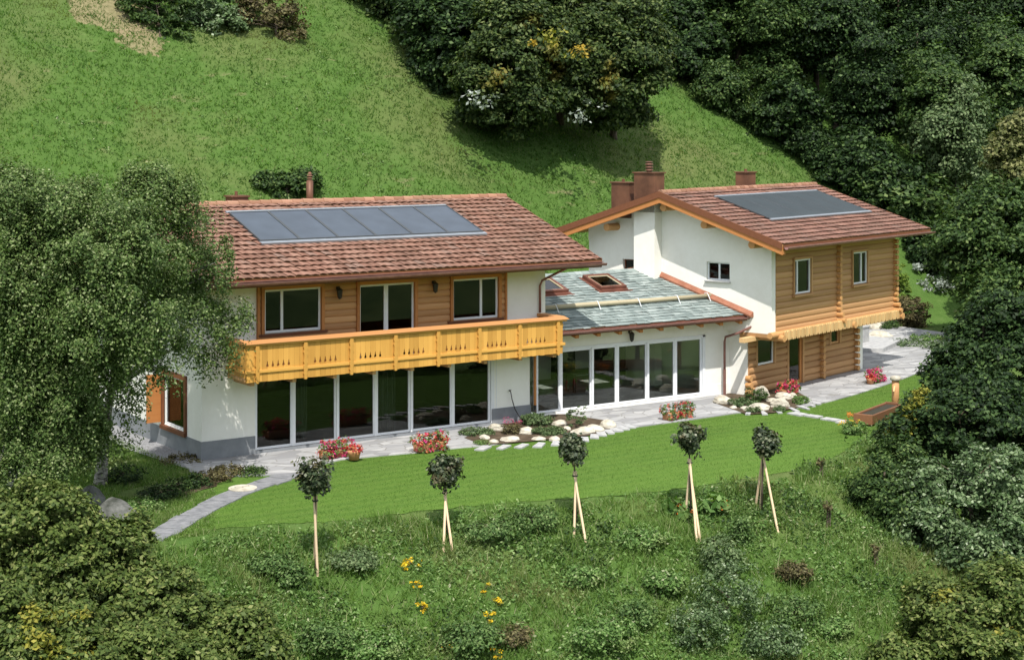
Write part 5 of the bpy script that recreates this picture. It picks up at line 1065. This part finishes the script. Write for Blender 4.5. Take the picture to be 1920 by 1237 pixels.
# bank: bushes, saplings, stumps, flowers
for i, (lab, px, py, w_, h_, mt, sd0) in enumerate((('loose grey-green bush low on the bank under the fourth ball tree', 1370, 1160, 1.0, 1.6, 'lf_white', 1), ('loose willow bush at the bottom edge, left of the round dark bush', 1310, 1215, .8, 1.3, 'lf_white', 2), ('round brownish bush on the bank below the rightmost ball tree', 1490, 1095, .45, .65, 'lf_brown', 3), ('dark green bush under the round brownish one', 1490, 1165, .75, .75, 'lf_bushy', 4), ('slim dark sapling between the fourth and fifth ball trees', 1385, 1020, .3, .9, 'lf_bushy', 5), ('ragged bush low on the bank right of the third ball tree', 1190, 1170, .6, .7, 'lf_bushy', 6), ('dark weedy clump on the bank under the second ball tree', 1000, 985, .7, .5, 'lf_bushy', 7), ('dark clump on the bank left of the first ball tree', 510, 1075, .6, .6, 'lf_bushy', 8), ('small dark clump beside the first tree stakes', 545, 1100, .35, .7, 'lf_bushy', 9), ('green clump at the bottom edge of the bank', 700, 1225, .8, .5, 'lf_weed', 10), ('leafy clump low on the right of the bank', 1555, 1180, .6, .4, 'lf_weed', 11), ('reddish dry clump near the bottom edge of the bank', 960, 1200, .6, .3, 'lf_brown', 12), ('dark leafy drift behind the second tree stakes', 920, 1000, .9, .35, 'lf_bushy', 13))):
    plant('bank_bush', lab, px, py, w_, h_, mt, int(40 + 70 * w_), .085, 480 + sd0, z=None, cr=.2, cat='bush', stem=True)
for i, (lab, px, py) in enumerate((('clump of yellow flowers on the bank below the second ball tree', 772, 1058), ('yellow flowers just below the larger yellow clump', 780, 1098), ('scattered yellow flowers third in the row down the bank', 790, 1142), ('single yellow bloom in the middle of the bank', 911, 1104), ('yellow flowers right of the single yellow bloom', 935, 1130), ('yellow star flower low on the bank', 916, 1158), ('yellow flowers at the bottom edge of the bank', 930, 1228), ('pale yellow bloom at the bottom edge, left of centre', 832, 1218))):
    plant('yellow_flowers', lab, px, py + 8, .3 if i == 0 else .16, .3, 'yel', [14, 5, 6, 3, 4, 3, 5, 2][i], .055, 500 + i, z=None, cat='flowers', group='yellow flowers on the bank', cr=.07)
for i, (lab, px, py) in enumerate((('big-leaved plant with orange flowers behind the fourth tree stakes', 1272, 965), ('big-leaved plant right of the fourth tree stakes', 1335, 955))):
    b = ground(px, py); t = tree('big_leaved_plant', lab, 'plant', b, [((b.x, b.y, b.z + .2), (.45, .45, .2))], 22, 7, .24, .2, 'lf_weed', 'bark', .012, seed=520 + i, crown_name='foliage', nb=3)
    P_, N_, _c = crown_points([((.1, -.1, .15), (.35, .35, .15))], np.random.default_rng(i), 5, 8, .06, .9, 0, .5); V_, F_ = leaf_mesh(P_, N_, .07 * np.ones(len(P_)), np.random.default_rng(i), .9); np_mesh('blossom', V_, F_, M['orange'], t)
for i, (lab, px, py, h_) in enumerate((('dead dark sapling stub at the lawn edge near the trough', 1537, 893, .55), ('taller dead sapling with drooping brown top on the bank', 1551, 990, .8), ('third dark stub at the foot of the right bushes', 1640, 1062, .6))):
    b = ground(px, py); t = thing('dead_sapling', lab, 'sapling', b); MB().tube([(0, 0, -.1), (.02, 0, h_ * .5), (-.02, 0, h_)], [.035, .03, .015], 6).build('stem', M['bark'], t); MB().tube([(.12, 0, -.1), (.12, .02, h_ * .7)], [.03, .03], 6).build('stake', M['bark'], t)
    P_, N_, _c = crown_points([((0, 0, h_ * .85), (.16, .16, .14))], np.random.default_rng(i), 12, 9, .08, .8, .6, .3); V_, F_ = leaf_mesh(P_, N_, .09 * np.ones(len(P_)), np.random.default_rng(i)); np_mesh('foliage', V_, F_, M['lf_brown'], t)

def hd(x, y, r):
    px = CX + FPX * uw(x, y)[0] / uw(x, y)[1]; v = np.sin(x * .5 + 2 * np.sin(y * .35)) * np.sin(y * .6 + .4 * x)
    return np.clip(np.exp(-np.maximum(y - 17, 0) / 4.5) * (.35 + .8 * v) + .06 * (v > .5), 0, 1)
weeds(27, 16000, 12, .32, .15, 'lf_weed', 'slope_weeds', 'leafy weeds at the foot of the meadow behind the roofs', hd, (76, 120), (-.30, .2), in_hill)
weeds(28, 5000, 12, .34, .16, 'lf_dark', 'dark_slope_weeds', 'dark weedy tufts scattered over the foot of the meadow', lambda x, y, r: np.clip(hd(x + 7, y, r) - .15, 0, 1), (76, 120), (-.30, .2), in_hill)
blades(0, 38, 80000, .42, .012, 'lf_bank', 'tall_bank_grass', (-.25, .28, 33, 62), lambda x, y, u, d: in_bank(x, y, u, d) & (np.sin(x * .9 + 1) * np.sin(y * 1.1 + 2 * np.sin(x * .5)) > .15), .45, 'taller pale grass tufts standing on the bank', 12, .07)

def in_left(x, y, u, d):
    k = (x < -.9) & (x > -16) & (y < 12) & (d > np.interp(u, EDGE[:, 0], EDGE[:, 1]))
    for a, b in zip(P0[:-1], P0[1:]):
        ab = np.array([b.x - a.x, b.y - a.y]); t = np.clip(((x - a.x) * ab[0] + (y - a.y) * ab[1]) / (ab @ ab), 0, 1); k &= np.hypot(x - a.x - t * ab[0], y - a.y - t * ab[1]) > .42
    return k & (np.hypot((x + 1.9) / 2.2, (y + 3.3) / .9) > 1)
blades(0, 41, 150000, .10, .014, 'lf_bank', 'shaded_grass', (-.33, -.18, 40, 66), in_left, .5, 'longer grass under the birches left of the slab path', 3, .04)
for i, (lab, px, py, w_, h_, mt) in enumerate((('tall tangle of weeds at the bottom centre of the bank', 1130, 1215, .9, .8, 'lf_weed'), ('tall weeds at the bottom edge under the yellow flowers', 880, 1225, .8, .7, 'lf_bushy'), ('willow-like bush above the loose grey-green bush', 1350, 1075, .6, 1.1, 'lf_pale'), ('high grey-green weeds at the bottom edge below the dark green bush', 1450, 1225, .8, .8, 'lf_white'), ('leafy green bush between the ragged bush and the willow bush', 1245, 1110, .5, .6, 'lf_weed'), ('tall weeds right of the thicket at the bottom edge', 610, 1215, .7, .7, 'lf_bushy'), ('green clump halfway down the bank below the third ball tree', 1090, 1090, .55, .45, 'lf_weed'), ('bluish green clump on the bank right of the first tree', 660, 1060, .7, .35, 'lf_pale'), ('leafy green clump on the bank left of the fourth tree stakes', 1200, 1015, .7, .35, 'lf_weed'))):
    plant('weed_clump', lab, px, py, w_, h_, mt, int(45 + 80 * w_), .09, 600 + i, z=None, cr=.22, cat='bush', stem=True)
for i, (lab, px, py, w_, h_, mt) in enumerate((('dark fern-like plant in the middle of the shaded bed', 365, 915, .5, .4, 'lf_dark'), ('low brown plant at the far side of the shaded bed', 430, 888, .6, .25, 'lf_brown'), ('dark leafy plant between the boulder and the shaded bed', 295, 935, .6, .4, 'lf_dark'), ('dark shrub beside the birch trunk', 235, 905, .6, .6, 'lf_dark'))): plant('bed_plant', lab, px, py, w_, h_, mt, 70, .07, 620 + i, z=None, cr=.15)
